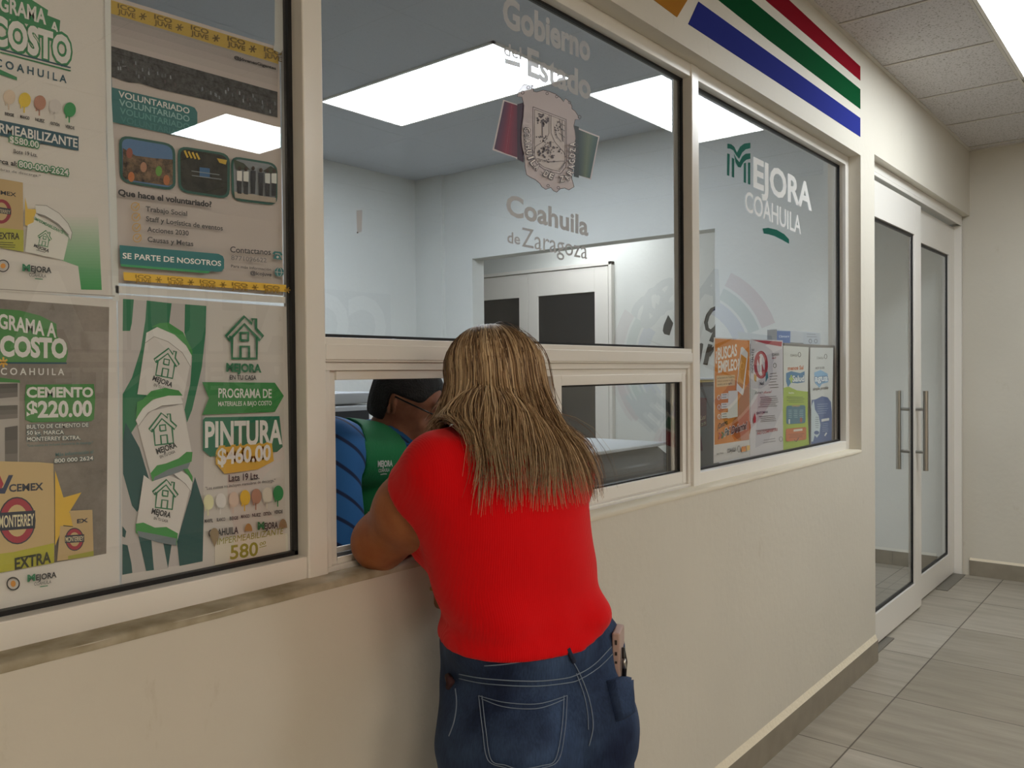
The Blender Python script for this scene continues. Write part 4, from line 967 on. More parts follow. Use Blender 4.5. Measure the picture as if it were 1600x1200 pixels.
# ------------------------------------------------------------------ the woman at the counter
HW_ = 19
RB = frame(HW_); B = Loc((1.14, -.245, 0), RB)
sL, sR = np.array(at(692, 738, -.175)), np.array(at(868, 742, -.235))
eL, eR = np.array(at(594, 846, .018)), np.array([1.30, -.030, 1.03])
wL, wR = np.array([1.235, .085, 1.035]), np.array([1.19, .075, 1.045])
def torso(F):
    F.el(B(.018, 0, .755), (.146, .122, .115), RB); F.el(B(.080, -.058, .715), (.092, .095, .115), RB); F.el(B(-.048, -.058, .715), (.088, .095, .115), RB)
    F.el(B(0.01, .055, .80), (.150, .095, .10), RB)
    F.el(B(.028, .0, .885), (.126, .115, .10), RB); F.el(B(.024, .060, .895), (.112, .100, .105), RB)
    F.el(B(-.048, -.03, .915), (.055, .075, .042), RB, .02); F.el(B(.10, -.03, .92), (.062, .08, .05), RB, .02)
    F.el(B(.038, .01, .985), (.142, .112, .09), RB); F.el(B(.055, .01, 1.06), (.146, .112, .10), RB)
    F.el(B(.066, -.005, 1.115), (.138, .085, .075), RB); F.el(B(.070, .0, 1.155), (.105, .065, .05), RB)
    F.el(B(.116, .112, 1.035), (.062, .074, .058), RB); F.el(B(-.01, .125, 1.02), (.078, .082, .078), RB)
    F.rc(B(.07, -.005, 1.165), sL, .055, .054); F.rc(B(.07, -.005, 1.165), sR, .055, .054)
    return F
def arms(F, fore=True):
    F.rc(sL, eL*.5+sL*.5, .058, .060); F.rc(eL*.5+sL*.5, eL, .060, .049); F.rc(sR, eR, .057, .047)
    if fore:
        F.rc(eL, eL*.6+wL*.4, .049, .043); F.rc(eL*.6+wL*.4, wL, .043, .026); F.rc(eR, wR, .045, .026)
    return F
def legs(F):
    for s_ in (1, -1):
        F.rc(B(.082*s_, -.005, .70), B(.085*s_, .0, .42), .102, .068); F.rc(B(.085*s_, .0, .42), B(.088*s_, -.02, .26), .066, .058); F.rc(B(.088*s_, -.02, .26), B(.09*s_, -.025, .07), .058, .040)
    return F
Fw = torso(Field(.035)); arms(Fw); legs(Fw)
hw, hd = np.array([1.162, -.130, 1.294]), frame(36, 16)
H = Loc(hw, hd)
Fw.rc(B(.075, .0, 1.17), H(0, -.015, -.05), .052, .050)
Fw.el(H(0, -.008, .022), (.073, .090, .088), hd, .02); Fw.el(H(0, .028, -.045), (.055, .062, .062), hd, .02)
Fw.el(H(0, .090, -.022), (.012, .018, .016), hd, .012); Fw.el(H(0, .078, -.050), (.026, .014, .008), hd, .008); Fw.el(H(0, .070, -.092), (.024, .02, .018), hd, .02)
for s_ in (1, -1):
    Fw.el(H(.075*s_, -.005, -.012), (.008, .018, .028), hd, .006); Fw.el(H(.036*s_, .066, -.028), (.024, .02, .02), hd, .02); Fw.sub(H(.030*s_, .088, .006), (.016, .014, .009), hd, .012)
hand(Fw, wL, (.9, .25, .02), (0, .1, -1), -1, .35, .9); hand(Fw, wR, (-.55, .75, .02), (0, .1, -1), 1, .35, .9)
for s_ in (1, -1): Fw.rc(B(.09*s_, -.04, .035), B(.10*s_, .11, .025), .034, .028)
woman = empty('person', (1.14, -.245, 0), 'woman in a red ribbed top and blue jeans leaning her elbow on the counter sill', 'person')
skin_mesh('body', lambda P: Fw(P)+.004, (.78, -.50, -.01), (1.52, .24, 1.44), .0075, [skin_mat('woman_skin', '#a8683f', '#985834')], woman, 1)
# jeans
Fj = Field(.03)
Fj.el(B(.018, 0, .755), (.146, .122, .115), RB); Fj.el(B(.080, -.058, .715), (.092, .095, .115), RB); Fj.el(B(-.048, -.058, .715), (.088, .095, .115), RB)
Fj.el(B(0, .05, .80), (.150, .09, .10), RB); Fj.el(B(.015, .0, .865), (.140, .115, .075), RB); Fj.el(B(.085, -.015, .89), (.075, .09, .06), RB); Fj.el(B(.025, .060, .865), (.114, .100, .085), RB); Fj.el(B(-.092, -.015, .835), (.060, .070, .060), RB); legs(Fj)
# shirt
Fs = torso(Field(.035)); Fa = arms(Field(.02), False); Fs.rc(B(.075, .0, 1.16), B(.085, .02, 1.215), .060, .055)
# soft rolls and hugging seams of the knit top
def shirt_fn(P):
    d = np.minimum(Fs(P)-.008, Fj(P)-.0135)
    d = d-.0022*np.sin((P[..., 2]-.90)*60+(P[..., 0]-1.1)*14)*np.exp(-((P[..., 2]-.93)/.05)**2)
    l_ = (P-B(0, 0, 0))@RB[:, 0]
    hem = .872+np.where(l_ < 0, -.24*l_, .02*l_)-P[..., 2]
    d = smax(d, hem, .004)
    nearL = np.linalg.norm(P-(sL+eL)/2, axis=-1) < np.linalg.norm(P-(sR+eR)/2, axis=-1)
    cut = np.where(nearL, (seg_t(P, sL, eL)-.30)*np.linalg.norm(eL-sL), (seg_t(P, sR, eR)-.38)*np.linalg.norm(eR-sR))
    arm = smax(Fa(P)-.009, cut, .004)
    h = np.maximum(.028-np.abs(d-arm), 0)/.028; d = np.minimum(d, arm)-h*h*.028*.25
    neck = ((P-B(.08, .01, 1.232))@(RB@np.array([0, -.25, 1.])))
    return smax(d, neck, .004)
M_red = bpy.data.materials.new('red_rib_knit'); M_red.use_nodes = True; nt = M_red.node_tree; b_ = nt.nodes['Principled BSDF']
b_.inputs['Base Color'].default_value = (*lin('#dd0510'), 1); b_.inputs['Roughness'].default_value = .85; b_.inputs['Specular IOR Level'].default_value = .15
b_.inputs['Sheen Weight'].default_value = .1
tc = nt.nodes.new('ShaderNodeTexCoord'); mp = nt.nodes.new('ShaderNodeMapping'); mp.inputs['Rotation'].default_value = (0, 0, math.radians(19)); wv = nt.nodes.new('ShaderNodeTexWave'); wv.bands_direction = 'X'; wv.inputs['Scale'].default_value = 95; wv.inputs['Distortion'].default_value = .6; wv.inputs['Detail'].default_value = 1
nt.links.new(tc.outputs['Object'], mp.inputs[0]); nt.links.new(mp.outputs[0], wv.inputs['Vector'])
bp = nt.nodes.new('ShaderNodeBump'); bp.inputs['Strength'].default_value = .16; bp.inputs['Distance'].default_value = .002
nt.links.new(wv.outputs['Fac'], bp.inputs['Height']); nt.links.new(bp.outputs[0], b_.inputs['Normal'])
shirt = skin_mesh('red_top', shirt_fn, (.82, -.46, .84), (1.42, .12, 1.26), .006, [M_red], woman, 2)
# jeans
def jeans_fn(P):
    d = Fj(P)-.0065
    fold = np.sin(P[..., 2]*75+fnoise(P, 22, 4)*2.5)*np.exp(-((P[..., 2]-.66)/.07)**2)*np.clip(.4+fnoise(P, 9, 2), 0, 1)
    d = d-.0022*fold-.0008*fnoise(P, 45, 1)
    # seat cleft
    l = (P-B(0, 0, 0))@RB[:, 0]; f_ = (P-B(0, 0, 0))@RB[:, 1]
    d = d+.005*np.exp(-((l-.009)/.012)**2)*(f_ < -.02)*np.clip((.80-P[..., 2])/.08, 0, 1)
    d = smax(d, P[..., 2]-(.930-.2*np.minimum(l, 0)), .004)
    return smax(d, .085-P[..., 2], .004)
def denim_mat():
    m = bpy.data.materials.new('blue_denim'); m.use_nodes = True; nt = m.node_tree; b = nt.nodes['Principled BSDF']; b.inputs['Roughness'].default_value = .8; b.inputs['Specular IOR Level'].default_value = .2
    tc = nt.nodes.new('ShaderNodeTexCoord'); n = nt.nodes.new('ShaderNodeTexNoise'); n.inputs['Scale'].default_value = 9; n.inputs['Detail'].default_value = 7
    nt.links.new(tc.outputs['Object'], n.inputs['Vector']); r = nt.nodes.new('ShaderNodeValToRGB'); nt.links.new(n.outputs['Fac'], r.inputs[0])
    r.color_ramp.elements[0].position = .35; r.color_ramp.elements[1].position = .72
    r.color_ramp.elements[0].color = (*lin('#1a2540'), 1); r.color_ramp.elements[1].color = (*lin('#3d5275'), 1)
    mp = nt.nodes.new('ShaderNodeMapping'); mp.inputs['Scale'].default_value = (380, 380, 60); n2 = nt.nodes.new('ShaderNodeTexNoise'); n2.inputs['Scale'].default_value = 1
    nt.links.new(tc.outputs['Object'], mp.inputs[0]); nt.links.new(mp.outputs[0], n2.inputs['Vector'])
    mx = nt.nodes.new('ShaderNodeMix'); mx.data_type = 'RGBA'; mx.blend_type = 'OVERLAY'; mx.inputs[0].default_value = .45
    nt.links.new(r.outputs[0], mx.inputs[6]); nt.links.new(n2.outputs['Fac'], mx.inputs[7]); nt.links.new(mx.outputs[2], b.inputs['Base Color'])
    bp = nt.nodes.new('ShaderNodeBump'); bp.inputs['Strength'].default_value = .2; bp.inputs['Distance'].default_value = .001
    nt.links.new(n2.outputs['Fac'], bp.inputs['Height']); nt.links.new(bp.outputs[0], b.inputs['Normal']); return m
M_denim = denim_mat()
jeans = skin_mesh('jeans', jeans_fn, (.86, -.48, .06), (1.42, .02, .97), .0065, [M_denim], woman, 2)
for s_ in (1, -1):
    Fsho = Field(.015); Fsho.rc(B(.09*s_, -.045, .040), B(.102*s_, .11, .032), .042, .036); Fsho.el(B(.09*s_, -.04, .07), (.042, .05, .03), RB)
    skin_mesh('shoe', lambda P: smax(Fsho(P), .002-P[..., 2], .004), np.array(B(.095*s_, .03, 0))-np.array([.14, .16, .01]), np.array(B(.095*s_, .03, 0))+np.array([.14, .16, .13]), .007, [mat('#2a2a2c', .5)], woman, 1)

# hair: a scalp shell and hundreds of tapered locks falling over the back
hair_el = (.080, .098, .090)
Fh = Field(.03); Fh.el(H(0, -.012, .022), (.0755, .091, .0885), hd); Fh.el(H(0, -.045, -.03), (.060, .045, .070), hd)
def hair_fn(P):
    d = Fh(P); lf = (P-hw)@hd
    front = lf[..., 1]-.045+np.clip(-lf[..., 2]+.03, 0, 1)*.55
    return smax(d, front, .01)+.0012*np.sin(lf[..., 0]*320)
def hair_mat():
    m = bpy.data.materials.new('highlighted_hair'); m.use_nodes = True; nt = m.node_tree; b = nt.nodes['Principled BSDF']; b.inputs['Roughness'].default_value = .42; b.inputs['Specular IOR Level'].default_value = .45
    g = nt.nodes.new('ShaderNodeNewGeometry'); r = nt.nodes.new('ShaderNodeValToRGB'); nt.links.new(g.outputs['Random Per Island'], r.inputs[0])
    e = r.color_ramp.elements; e[0].position = 0; e[0].color = (*lin('#57402f'), 1); e[1].position = 1; e[1].color = (*lin('#dcc4a2'), 1)
    for p_, c_ in ((.3, '#7d6147'), (.55, '#a88b68'), (.8, '#c6ac88')): q_ = e.new(p_); q_.color = (*lin(c_), 1)
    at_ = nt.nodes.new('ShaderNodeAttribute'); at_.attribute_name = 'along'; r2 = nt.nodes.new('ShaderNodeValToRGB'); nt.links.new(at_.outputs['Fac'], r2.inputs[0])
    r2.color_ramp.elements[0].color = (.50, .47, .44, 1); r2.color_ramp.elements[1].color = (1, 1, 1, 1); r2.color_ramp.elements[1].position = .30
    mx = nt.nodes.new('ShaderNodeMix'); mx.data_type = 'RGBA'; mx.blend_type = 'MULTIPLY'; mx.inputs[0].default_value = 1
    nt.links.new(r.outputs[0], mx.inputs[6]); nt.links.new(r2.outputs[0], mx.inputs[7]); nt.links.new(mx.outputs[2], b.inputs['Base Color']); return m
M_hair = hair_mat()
cap = skin_mesh('hair_cap', hair_fn, hw-.16, hw+.16, .005, [mat('#6a4f38', .6)], None, 1)
cap.name = 'hair'
rnd = random.Random(21)
LV, LF, LA = [], [], []
def add_lock(pts, r0, seg=4):
    n0 = len(LV); n = len(pts); ref = np.array([.3, .8, .1])
    for i, p in enumerate(pts):
        t = pts[min(i+1, n-1)]-pts[max(i-1, 0)]; t = t/(np.linalg.norm(t)+1e-9); u = ref-t*(ref@t); u /= np.linalg.norm(u)+1e-9; v_ = np.cross(t, u)
        k = i/(n-1); rr = r0*(min(1, .5+2.5*k))*(1-max(0, k-.55)/.45*.85)
        for q in range(seg):
            a_ = 2*math.pi*q/seg; LV.append(tuple(p+u*math.cos(a_)*rr*1.35+v_*math.sin(a_)*rr*.8)); LA.append(k)
    for i in range(n-1):
        for q in range(seg): LF.append((n0+i*seg+q, n0+i*seg+(q+1) % seg, n0+(i+1)*seg+(q+1) % seg, n0+(i+1)*seg+q))
def fs_vec(P): return np.minimum(Fs(P), Fa(P))-.008
def push(P, gap):
    for _ in range(4):
        d = fs_vec(P); e_ = .004
        G = np.stack([fs_vec(P+np.eye(3)[q]*e_)-fs_vec(P-np.eye(3)[q]*e_) for q in range(3)], 1); G /= np.linalg.norm(G, axis=1)[:, None]+1e-9
        P = P+G*np.where(d < gap, np.clip(gap-d, 0, .02), 0)[:, None]
    return P
specs = []
for i in range(2300):
    # phi: direction round the head (0 front, 180 back); th0: how far from the crown the lock is rooted
    phi = rnd.gauss(180, 62)
    if phi < 62 or phi > 298: phi = rnd.uniform(110, 290)
    side = abs(phi-180)/120
    L = rnd.uniform(.150, .240)*(1-(.62 if phi < 112 else .10)*side)
    if rnd.random() < .15: L *= .75
    specs.append((phi, rnd.uniform(3, 60), L, rnd.uniform(0, .14), rnd.uniform(.0006, .0018), rnd.uniform(0, 6.3), rnd.uniform(0, 6.3), rnd.uniform(.2, 1.3)))
for i in range(30):                                     # loose flyaway strands
    specs.append((rnd.choice([rnd.uniform(225, 285), rnd.uniform(165, 220)]), rnd.uniform(10, 60), rnd.uniform(.12, .22), rnd.uniform(.12, .28), rnd.uniform(.0004, .0007), rnd.uniform(0, 6.3), rnd.uniform(0, 6.3), rnd.uniform(1.5, 3)))
SP = np.array(specs); phi, th0, LN, OUT, R0, W0, W1, W2 = SP.T
steps = []; back = -RB[:, 1]
for q in range(7):
    th = th0+(94-th0)*q/6; t = np.radians(th); rr = 1.02+OUT*np.minimum(1, th/70); ph = np.radians(phi+(W0-3.15)*3.2*(th/92)**1.5)
    loc = np.stack([.012*(1-th/92)+hair_el[0]*np.sin(t)*np.sin(ph)*rr, -.014+hair_el[1]*np.sin(t)*np.cos(ph)*rr, .022+hair_el[2]*np.cos(t)*rr], 1)
    steps.append(hw+loc@hd.T)
last = steps[-1]; wv_ = np.stack([np.sin(ph), np.cos(ph), 0*ph], 1)@hd.T; wv_[:, 2] = 0
hb = -hd[:, 2]*np.array([1, 1, 0]); hb /= np.linalg.norm(hb); alive = np.ones(len(SP), bool); valid = [alive.copy()]*7
for i in range(1, 10):
    k = i/9; P_ = last+wv_*(.010*k+.036*k*k)+hb*(LN*.29*(k-.42*k*k)+.012*k*k)[..., None]+back*(.014*k*k)
    P_[:, 2] -= LN*k; P_[:, 0] += np.sin(k*5+W0)*.006*W2*k; P_[:, 1] += np.cos(k*4.3+W1)*.006*W2*k
    alive = alive & (fs_vec(P_) > -.05); P2 = push(P_, .006+OUT*.12+.004*W2); alive = alive & (np.linalg.norm(P2-steps[-1], axis=1) < .055)
    steps.append(P2); valid.append(alive.copy())
for n_ in range(len(SP)):
    pts = [steps[q][n_] for q in range(len(steps)) if valid[q][n_]]
    if len(pts) > 10: add_lock(pts, R0[n_])
me = bpy.data.meshes.new('hair'); me.from_pydata(LV, [], LF); me.update()
at_ = me.attributes.new('along', 'FLOAT', 'POINT'); at_.data.foreach_set('value', LA)
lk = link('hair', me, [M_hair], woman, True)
# scalp shell joins the locks as the hair's inner layer
cap.name = 'hair_underlayer'; cap.parent = lk; cap.matrix_parent_inverse = Matrix.Translation((0, 0, 0))
cap.location = (0, 0, 0)

# stitched seams, pockets, loops of the jeans, lying on the cloth
from mathutils.bvhtree import BVHTree
def bvh_of(o): return BVHTree.FromPolygons([v.co[:] for v in o.data.vertices], [tuple(p.vertices) for p in o.data.polygons])
TJ = bvh_of(jeans)
def onto(tree, px, py, off=0.0):
    d = (RT*((px-800)/FPX)+UP*((600-py)/FPX)+FW).normalized()
    h = tree.ray_cast(CAM, d)
    if h[0] is None:
        h = tree.find_nearest(CAM+d*1.45); return h[0]+h[1]*off
    n = h[1] if h[1].dot(d) < 0 else -h[1]
    return h[0]+n*off
def curve_px(pts, n):
    out = []; P = [Vector(p) for p in pts]
    for i in range(len(P)-1):
        p0, p1, p2, p3 = P[max(i-1, 0)], P[i], P[i+1], P[min(i+2, len(P)-1)]
        for k in range(n):
            t = k/n; out.append(.5*((2*p1)+(p2-p0)*t+(2*p0-5*p1+4*p2-p3)*t*t+(3*p1-p0-3*p2+p3)*t**3))
    out.append(P[-1]); return out
M_stitch = mat('#77869c', .8, name='pale_stitch'); M_denim_d = mat('#1c2740', .85, name='dark_denim')
def seam(mb, pts, r=.0012, mt=M_stitch, off=.001, n=8): mb.tube([onto(TJ, p.x, p.y, off) for p in curve_px(pts, n)], r, mt, 5)
def patch(outline, off=.003, N=14):
    """cloth patch: grid between left edge and right edge of the outline, laid on the jeans"""
    (tl, tm, tr), (bl, bm, br) = outline
    v = []; f = []
    for i in range(N+1):
        t = i/N
        for j in range(N+1):
            u = j/N; top = Vector(tl)*(1-u)**2+Vector(tm)*2*u*(1-u)+Vector(tr)*u*u; bot = Vector(bl)*(1-u)**2+Vector(bm)*2*u*(1-u)+Vector(br)*u*u
            p = top.lerp(bot, t); e = min(i, j, N-i, N-j); v.append(onto(TJ, p.x, p.y, off if e > 0 else .0005))
    for i in range(N):
        for j in range(N): f.append((i*(N+1)+j, i*(N+1)+j+1, (i+1)*(N+1)+j+1, (i+1)*(N+1)+j))
    return v, f
k = MB(); k.add(*patch((((750, 1088), (800, 1110), (884, 1087)), ((764, 1186), (805, 1212), (870, 1186)))), M_denim); bp_ = k.build('back_pocket', jeans, smooth=True)
k = MB()
for d_ in (0, 1):
    seam(k, [(750+d_*4, 1088+d_*5), (790, 1099+d_*7), (840, 1101+d_*7), (884-d_*4, 1087+d_*6)], .0007, off=.0040)
    seam(k, [(750+d_*5, 1088), (756+d_*5, 1140), (764+d_*5, 1186), (790, 1198-d_*4), (812, 1204-d_*4), (845, 1199-d_*4), (870-d_*5, 1186), (880-d_*5, 1140), (884-d_*5, 1087)], .0007, off=.0040)
k.build('pocket_stitching', bp_, smooth=True)
k = MB()
seam(k, [(718, 1053), (760, 1060), (830, 1064), (880, 1060), (905, 1052), (930, 1036), (955, 1010)], .0009); seam(k, [(718, 1060), (760, 1068), (830, 1072), (885, 1067), (908, 1060), (936, 1042), (958, 1020)], .0008)
seam(k, [(893, 1030), (905, 1052), (918, 1085), (925, 1115), (926, 1140), (920, 1165)], .0010); seam(k, [(900, 1052), (912, 1085), (918, 1115), (919, 1140)], .0008)
seam(k, [(712, 1076), (714, 1100), (710, 1128), (702, 1150)], .0011); seam(k, [(757, 1040), (800, 1036), (860, 1024), (893, 1015), (930, 995), (948, 978)], .0009)
k.build('stitched_seams', jeans, smooth=True)
k = MB()
lp = [onto(TJ, *p, .004) for p in ((885, 1013), (888, 1020), (892, 1027), (895, 1033))]
k.tube(lp, .0042, M_denim_d, 6); k.build('belt_loop', jeans, smooth=True)
# right back pocket standing off with the phone in it
k = MB(); v, f = patch((((947, 1064), (962, 1060), (979, 1052)), ((962, 1128), (972, 1126), (983, 1120))), .016, 10); k.add(v, f, M_denim)
for o_, row in ((0, range(11)),): pass
k.build('back_pocket', jeans, smooth=True)
k = MB(); c0 = onto(TJ, 703, 1056, .004); c1 = onto(TJ, 712, 1064, .010); k.tube([c0, c1, onto(TJ, 706, 1076, .008)], [.006, .008, .004], mat('#3a1d20', .8), 6); k.build('pocket_lining', jeans, smooth=True)
# phone
pp = onto(TJ, 964, 1060, .004)+Vector(RB@np.array([-.002, 0.01, 0]))
VB = frame(66)
ph = empty('phone', pp, 'pinkish beige phone sticking up out of the jeans back pocket', 'phone')
pr = VB; pc = np.array(pp)
def PB(l, f_, u): return Vector(pc+pr@np.array([l, f_, u]))
k = MB(); out2 = []
def rbox(cx0, cx1, cy0, cy1, cz0, cz1, mt):
    a_ = [PB(cx0, cy0, cz0), PB(cx1, cy0, cz0), PB(cx1, cy1, cz0), PB(cx0, cy1, cz0)]; b2 = [PB(cx0, cy0, cz1), PB(cx1, cy0, cz1), PB(cx1, cy1, cz1), PB(cx0, cy1, cz1)]
    k.add(a_+b2, [(0, 3, 2, 1), (4, 5, 6, 7), (0, 1, 5, 4), (1, 2, 6, 5), (2, 3, 7, 6), (3, 0, 4, 7)], mt)
rbox(-.007, .007, .000, .055, -.05, .072, mat('#b49a92', .4)); k.build('case', ph, bevel=.003)
k = MB()
for z_, h_ in ((.052, .008), (.034, .006), (.020, .004)): rbox(-.002, .002, -.0006, .001, z_, z_+h_, mat('#2a2424', .4))
k.build('port', ph)
k = MB(); k.tube([PB(-.011, .01, .045), PB(-.013, .012, .020), PB(-.012, .01, -.005)], [.003, .005, .004], mat('#1d1c1e', .4), 8)
k.tube([PB(-.013, .004, .028), PB(-.014, .004, .012)], .0035, M_steel, 8); kk = k.build('key_fob', None, smooth=True)
props(kk, 'small dark key fob tucked beside the phone in the back pocket', 'keys')

# edge of a brown purse pressed between her and the wall
pz = at(686, 930, -.085)
pu = empty('purse', (pz.x+.05, -.07, pz.z), 'brown leather purse edge showing between the red top and the wall', 'purse')
k = MB(); k.box((pz.x+.004, -.112, pz.z-.030), (pz.x+.11, -.062, pz.z+.018), mat('#6b4526', .5, bump=.2, bscale=60)); k.build('body', pu, bevel=.01)
k = MB(); k.box((pz.x+.002, -.114, pz.z+.004), (pz.x+.112, -.060, pz.z+.010), mat('#8a6a3c', .4, .5)); k.build('zip', pu)
# ------------------------------------------------------------------ the clerk behind the window
RT_ = frame(152); neckb = np.array(at(606, 688, .56))
mh, mhd = np.array(at(640, 630, .50)), frame(156, 22)
mR, mL = np.array(at(516, 702, .43)), np.array(at(690, 716, .66))
chest, pel = np.array(at(606, 790, .60)), np.array([1.47, .76, .56])
Mh = Loc(mh, mhd); Tm = Loc(chest, RT_)
mRe, mLe = np.array([1.21, .36, .84]), np.array([1.78, .52, .85]); mRw, mLw = np.array([1.42, .32, .785]), np.array([1.64, .36, .785])
def mtorso(F):
    F.el(chest, (.155, .110, .17), RT_); F.el(chest*.55+pel*.45, (.155, .125, .14), RT_); F.el(pel, (.165, .14, .12), RT_)
    m_ = (mR+mL)/2; F.el(m_*.75+neckb*.25, (.13, .075, .06), RT_); F.rc(m_, mR, .066, .062); F.rc(m_, mL, .066, .062); F.rc(m_*.6+neckb*.4, neckb, .07, .055)
    return F
def marms(F): F.rc(mR, mRe, .060, .048); F.rc(mL, mLe, .060, .048); return F
def mhead(F):
    F.rc(neckb, Mh(0, -.03, -.03), .055, .056); F.el(Mh(0, -.012, .02), (.074, .096, .092), mhd, .02); F.el(Mh(0, .03, -.055), (.056, .064, .062), mhd, .02); F.el(Mh(0, .066, -.100), (.028, .022, .022), mhd, .02)
    F.rc(Mh(0, .088, .012), Mh(0, .112, -.030), .009, .014, .012); F.el(Mh(0, .104, -.032), (.018, .012, .010), mhd, .008); F.el(Mh(0, .086, -.066), (.026, .013, .008), mhd, .008); F.el(Mh(0, .082, .026), (.05, .014, .012), mhd, .02)
    for s_ in (1, -1):
        F.el(Mh(.076*s_, -.012, -.012), (.008, .021, .034), mhd, .006); F.el(Mh(.040*s_, .066, -.034), (.022, .02, .02), mhd, .02); F.sub(Mh(.032*s_, .094, .006), (.017, .014, .009), mhd, .012); F.sub(Mh(.086*s_, -.008, -.012), (.005, .010, .018), mhd, .004)
    return F
Fm = mtorso(Field(.04)); marms(Fm); mhead(Fm); Fm.rc(mRe, mRw, .046, .030); Fm.rc(mLe, mLw, .046, .030)
hand(Fm, mRw, (.75, -.45, -.05), (0, 0, -1), 1, .35); hand(Fm, mLw, (-.65, -.55, -.05), (0, 0, -1), -1, .35)
kn = [np.array([1.36, .36, .52]), np.array([1.66, .42, .52])]
for i, s_ in ((0, -1), (1, 1)):
    Fm.rc(pel+np.array([.08*s_, -.02, -.03]), kn[i], .085, .062); Fm.rc(kn[i], kn[i]+np.array([0, .06, -.44]), .058, .042); Fm.rc(kn[i]+np.array([0, .08, -.49]), kn[i]+np.array([.02, -.08, -.49]), .034, .028)
clerk = empty('person', (1.47, .76, 0), 'man with glasses, green vest and blue striped shirt bent forward behind the open window', 'person')
skin_mesh('body', lambda P: Fm(P)+.004, (1.05, .10, -.02), (2.0, 1.0, 1.40), .0085, [skin_mat('man_skin', '#a56f57', '#8c5b47')], clerk, 1)
Fms = mtorso(Field(.04)); marms(Fms); Fms.rc(mRe, mRe*.45+mRw*.55, .050, .042); Fms.rc(mLe, mLe*.45+mLw*.55, .050, .042)
M_bshirt = bpy.data.materials.new('striped_shirt'); M_bshirt.use_nodes = True; nt = M_bshirt.node_tree; b_ = nt.nodes['Principled BSDF']; b_.inputs['Roughness'].default_value = .8
tc = nt.nodes.new('ShaderNodeTexCoord'); mp = nt.nodes.new('ShaderNodeMapping'); mp.inputs['Rotation'].default_value = (0, math.radians(-38), math.radians(20)); wv = nt.nodes.new('ShaderNodeTexWave'); wv.bands_direction = 'Z'; wv.inputs['Scale'].default_value = 6.2; wv.inputs['Distortion'].default_value = .8; wv.inputs['Detail'].default_value = 1
nt.links.new(tc.outputs['Object'], mp.inputs[0]); nt.links.new(mp.outputs[0], wv.inputs['Vector']); r_ = nt.nodes.new('ShaderNodeValToRGB'); nt.links.new(wv.outputs['Fac'], r_.inputs[0])
r_.color_ramp.elements[0].position = .03; r_.color_ramp.elements[0].color = (*lin('#12284f'), 1); r_.color_ramp.elements[1].position = .10; r_.color_ramp.elements[1].color = (*lin('#2a6cb0'), 1)
nt.links.new(r_.outputs[0], b_.inputs['Base Color'])
nk1 = Mh(0, -.03, -.03); nk_top = neckb+(nk1-neckb)*1.6; nk_bot = neckb+(nk1-neckb)*-.10+RT_@np.array([0, .035, -.02])
def cap_d(P):
    t = np.clip(seg_t(P, nk_bot, nk_top), -.15, 1); return np.linalg.norm(P-nk_bot-t[..., None]*(nk_top-nk_bot), axis=-1)
def mshirt_fn(P):
    d = Fms(P)-.006-.003*fnoise(P, 34, 8); d = smax(d, .062-cap_d(P), .004)
    return smax(d, .56-P[..., 2], .004)
skin_mesh('striped_shirt', mshirt_fn, (1.08, .18, .54), (1.95, .98, 1.28), .008, [M_bshirt], clerk, 1)
Fv = mtorso(Field(.04))
def vest_fn(P):
    d = Fv(P)-.017-.002*fnoise(P, 26, 3); q = (P-chest)@RT_
    for sh, el_ in ((mR, mRe), (mL, mLe)):
        a_ = np.array(sh)+RT_[:, 0]*(.010 if sh is mL else -.004)-np.array([0, 0, .0]); ax_ = el_-sh
        t = np.clip(((P-sh)@ax_)/(ax_@ax_), -.15, .62); dd = np.linalg.norm(P-a_-t[..., None]*ax_, axis=-1)-.078
        d = smax(d, -dd, .006)
    d = smax(d, .010+.30*np.clip(q[..., 2]-.07, 0, 1)-np.abs(q[..., 0])-10*(q[..., 1] < 0), .005)
    d = smax(d, .112-cap_d(P), .006)
    return smax(d, .54-P[..., 2], .004)
M_vest = mat('#0f7a45', .75, bump=.15, bscale=120, var=.12, vscale=8, name='green_vest_cloth')
vest = skin_mesh('green_vest', vest_fn, (1.08, .22, .52), (1.95, 1.0, 1.28), .007, [M_vest], clerk, 2)
Fc = Field(.01); Fc.rc(nk_bot, neckb+(nk1-neckb)*.9, .110, .080)
def collar_fn(P):
    d = np.abs(Fc(P))-.0035; q = (P-neckb)@RT_; t = seg_t(P, nk_bot, neckb+(nk1-neckb)*.9)
    up = .62-.34*np.clip(q[..., 1]/.07, -1, 1); lo = .06-.22*np.clip(q[..., 1]/.07, -1, 1)
    d = smax(smax(d, (t-up)*.11, .003), (lo-t)*.11, .003)
    return smax(d, .010-np.abs(q[..., 0])-10*(q[..., 1] < 0), .003)
skin_mesh('shirt_collar', collar_fn, neckb-.15, neckb+.16, .005, [mat('#2a6cb0', .8)], clerk, 1)
Fmh = Field(.02); Fmh.el(Mh(0, -.014, .022), (.080, .102, .098), mhd); Fmh.el(Mh(0, -.050, -.03), (.062, .060, .07), mhd)
def mhair_fn(P):
    q = (P-mh)@mhd
    line = q[..., 1]-.052-.35*np.clip(q[..., 2]-.02, -.02, .2)
    ear = (.012-.9*np.clip(q[..., 1]+.035, -.08, 0)*-1*-1*.0)-q[..., 2]
    low = np.where(q[..., 1] > -.03, .020-q[..., 2], -.065-q[..., 2])
    return smax(smax(Fmh(P)-.001*np.sin(q[..., 0]*300), line, .006), low, .012)
skin_mesh('short_hair', mhair_fn, mh-.15, mh+.16, .0055, [mat('#1c1a1b', .6, bump=.6, bscale=220, var=.5, vscale=60, name='dark_hair')], clerk, 1)
k = MB(); M_gl = mat('#1a1a1c', .3)
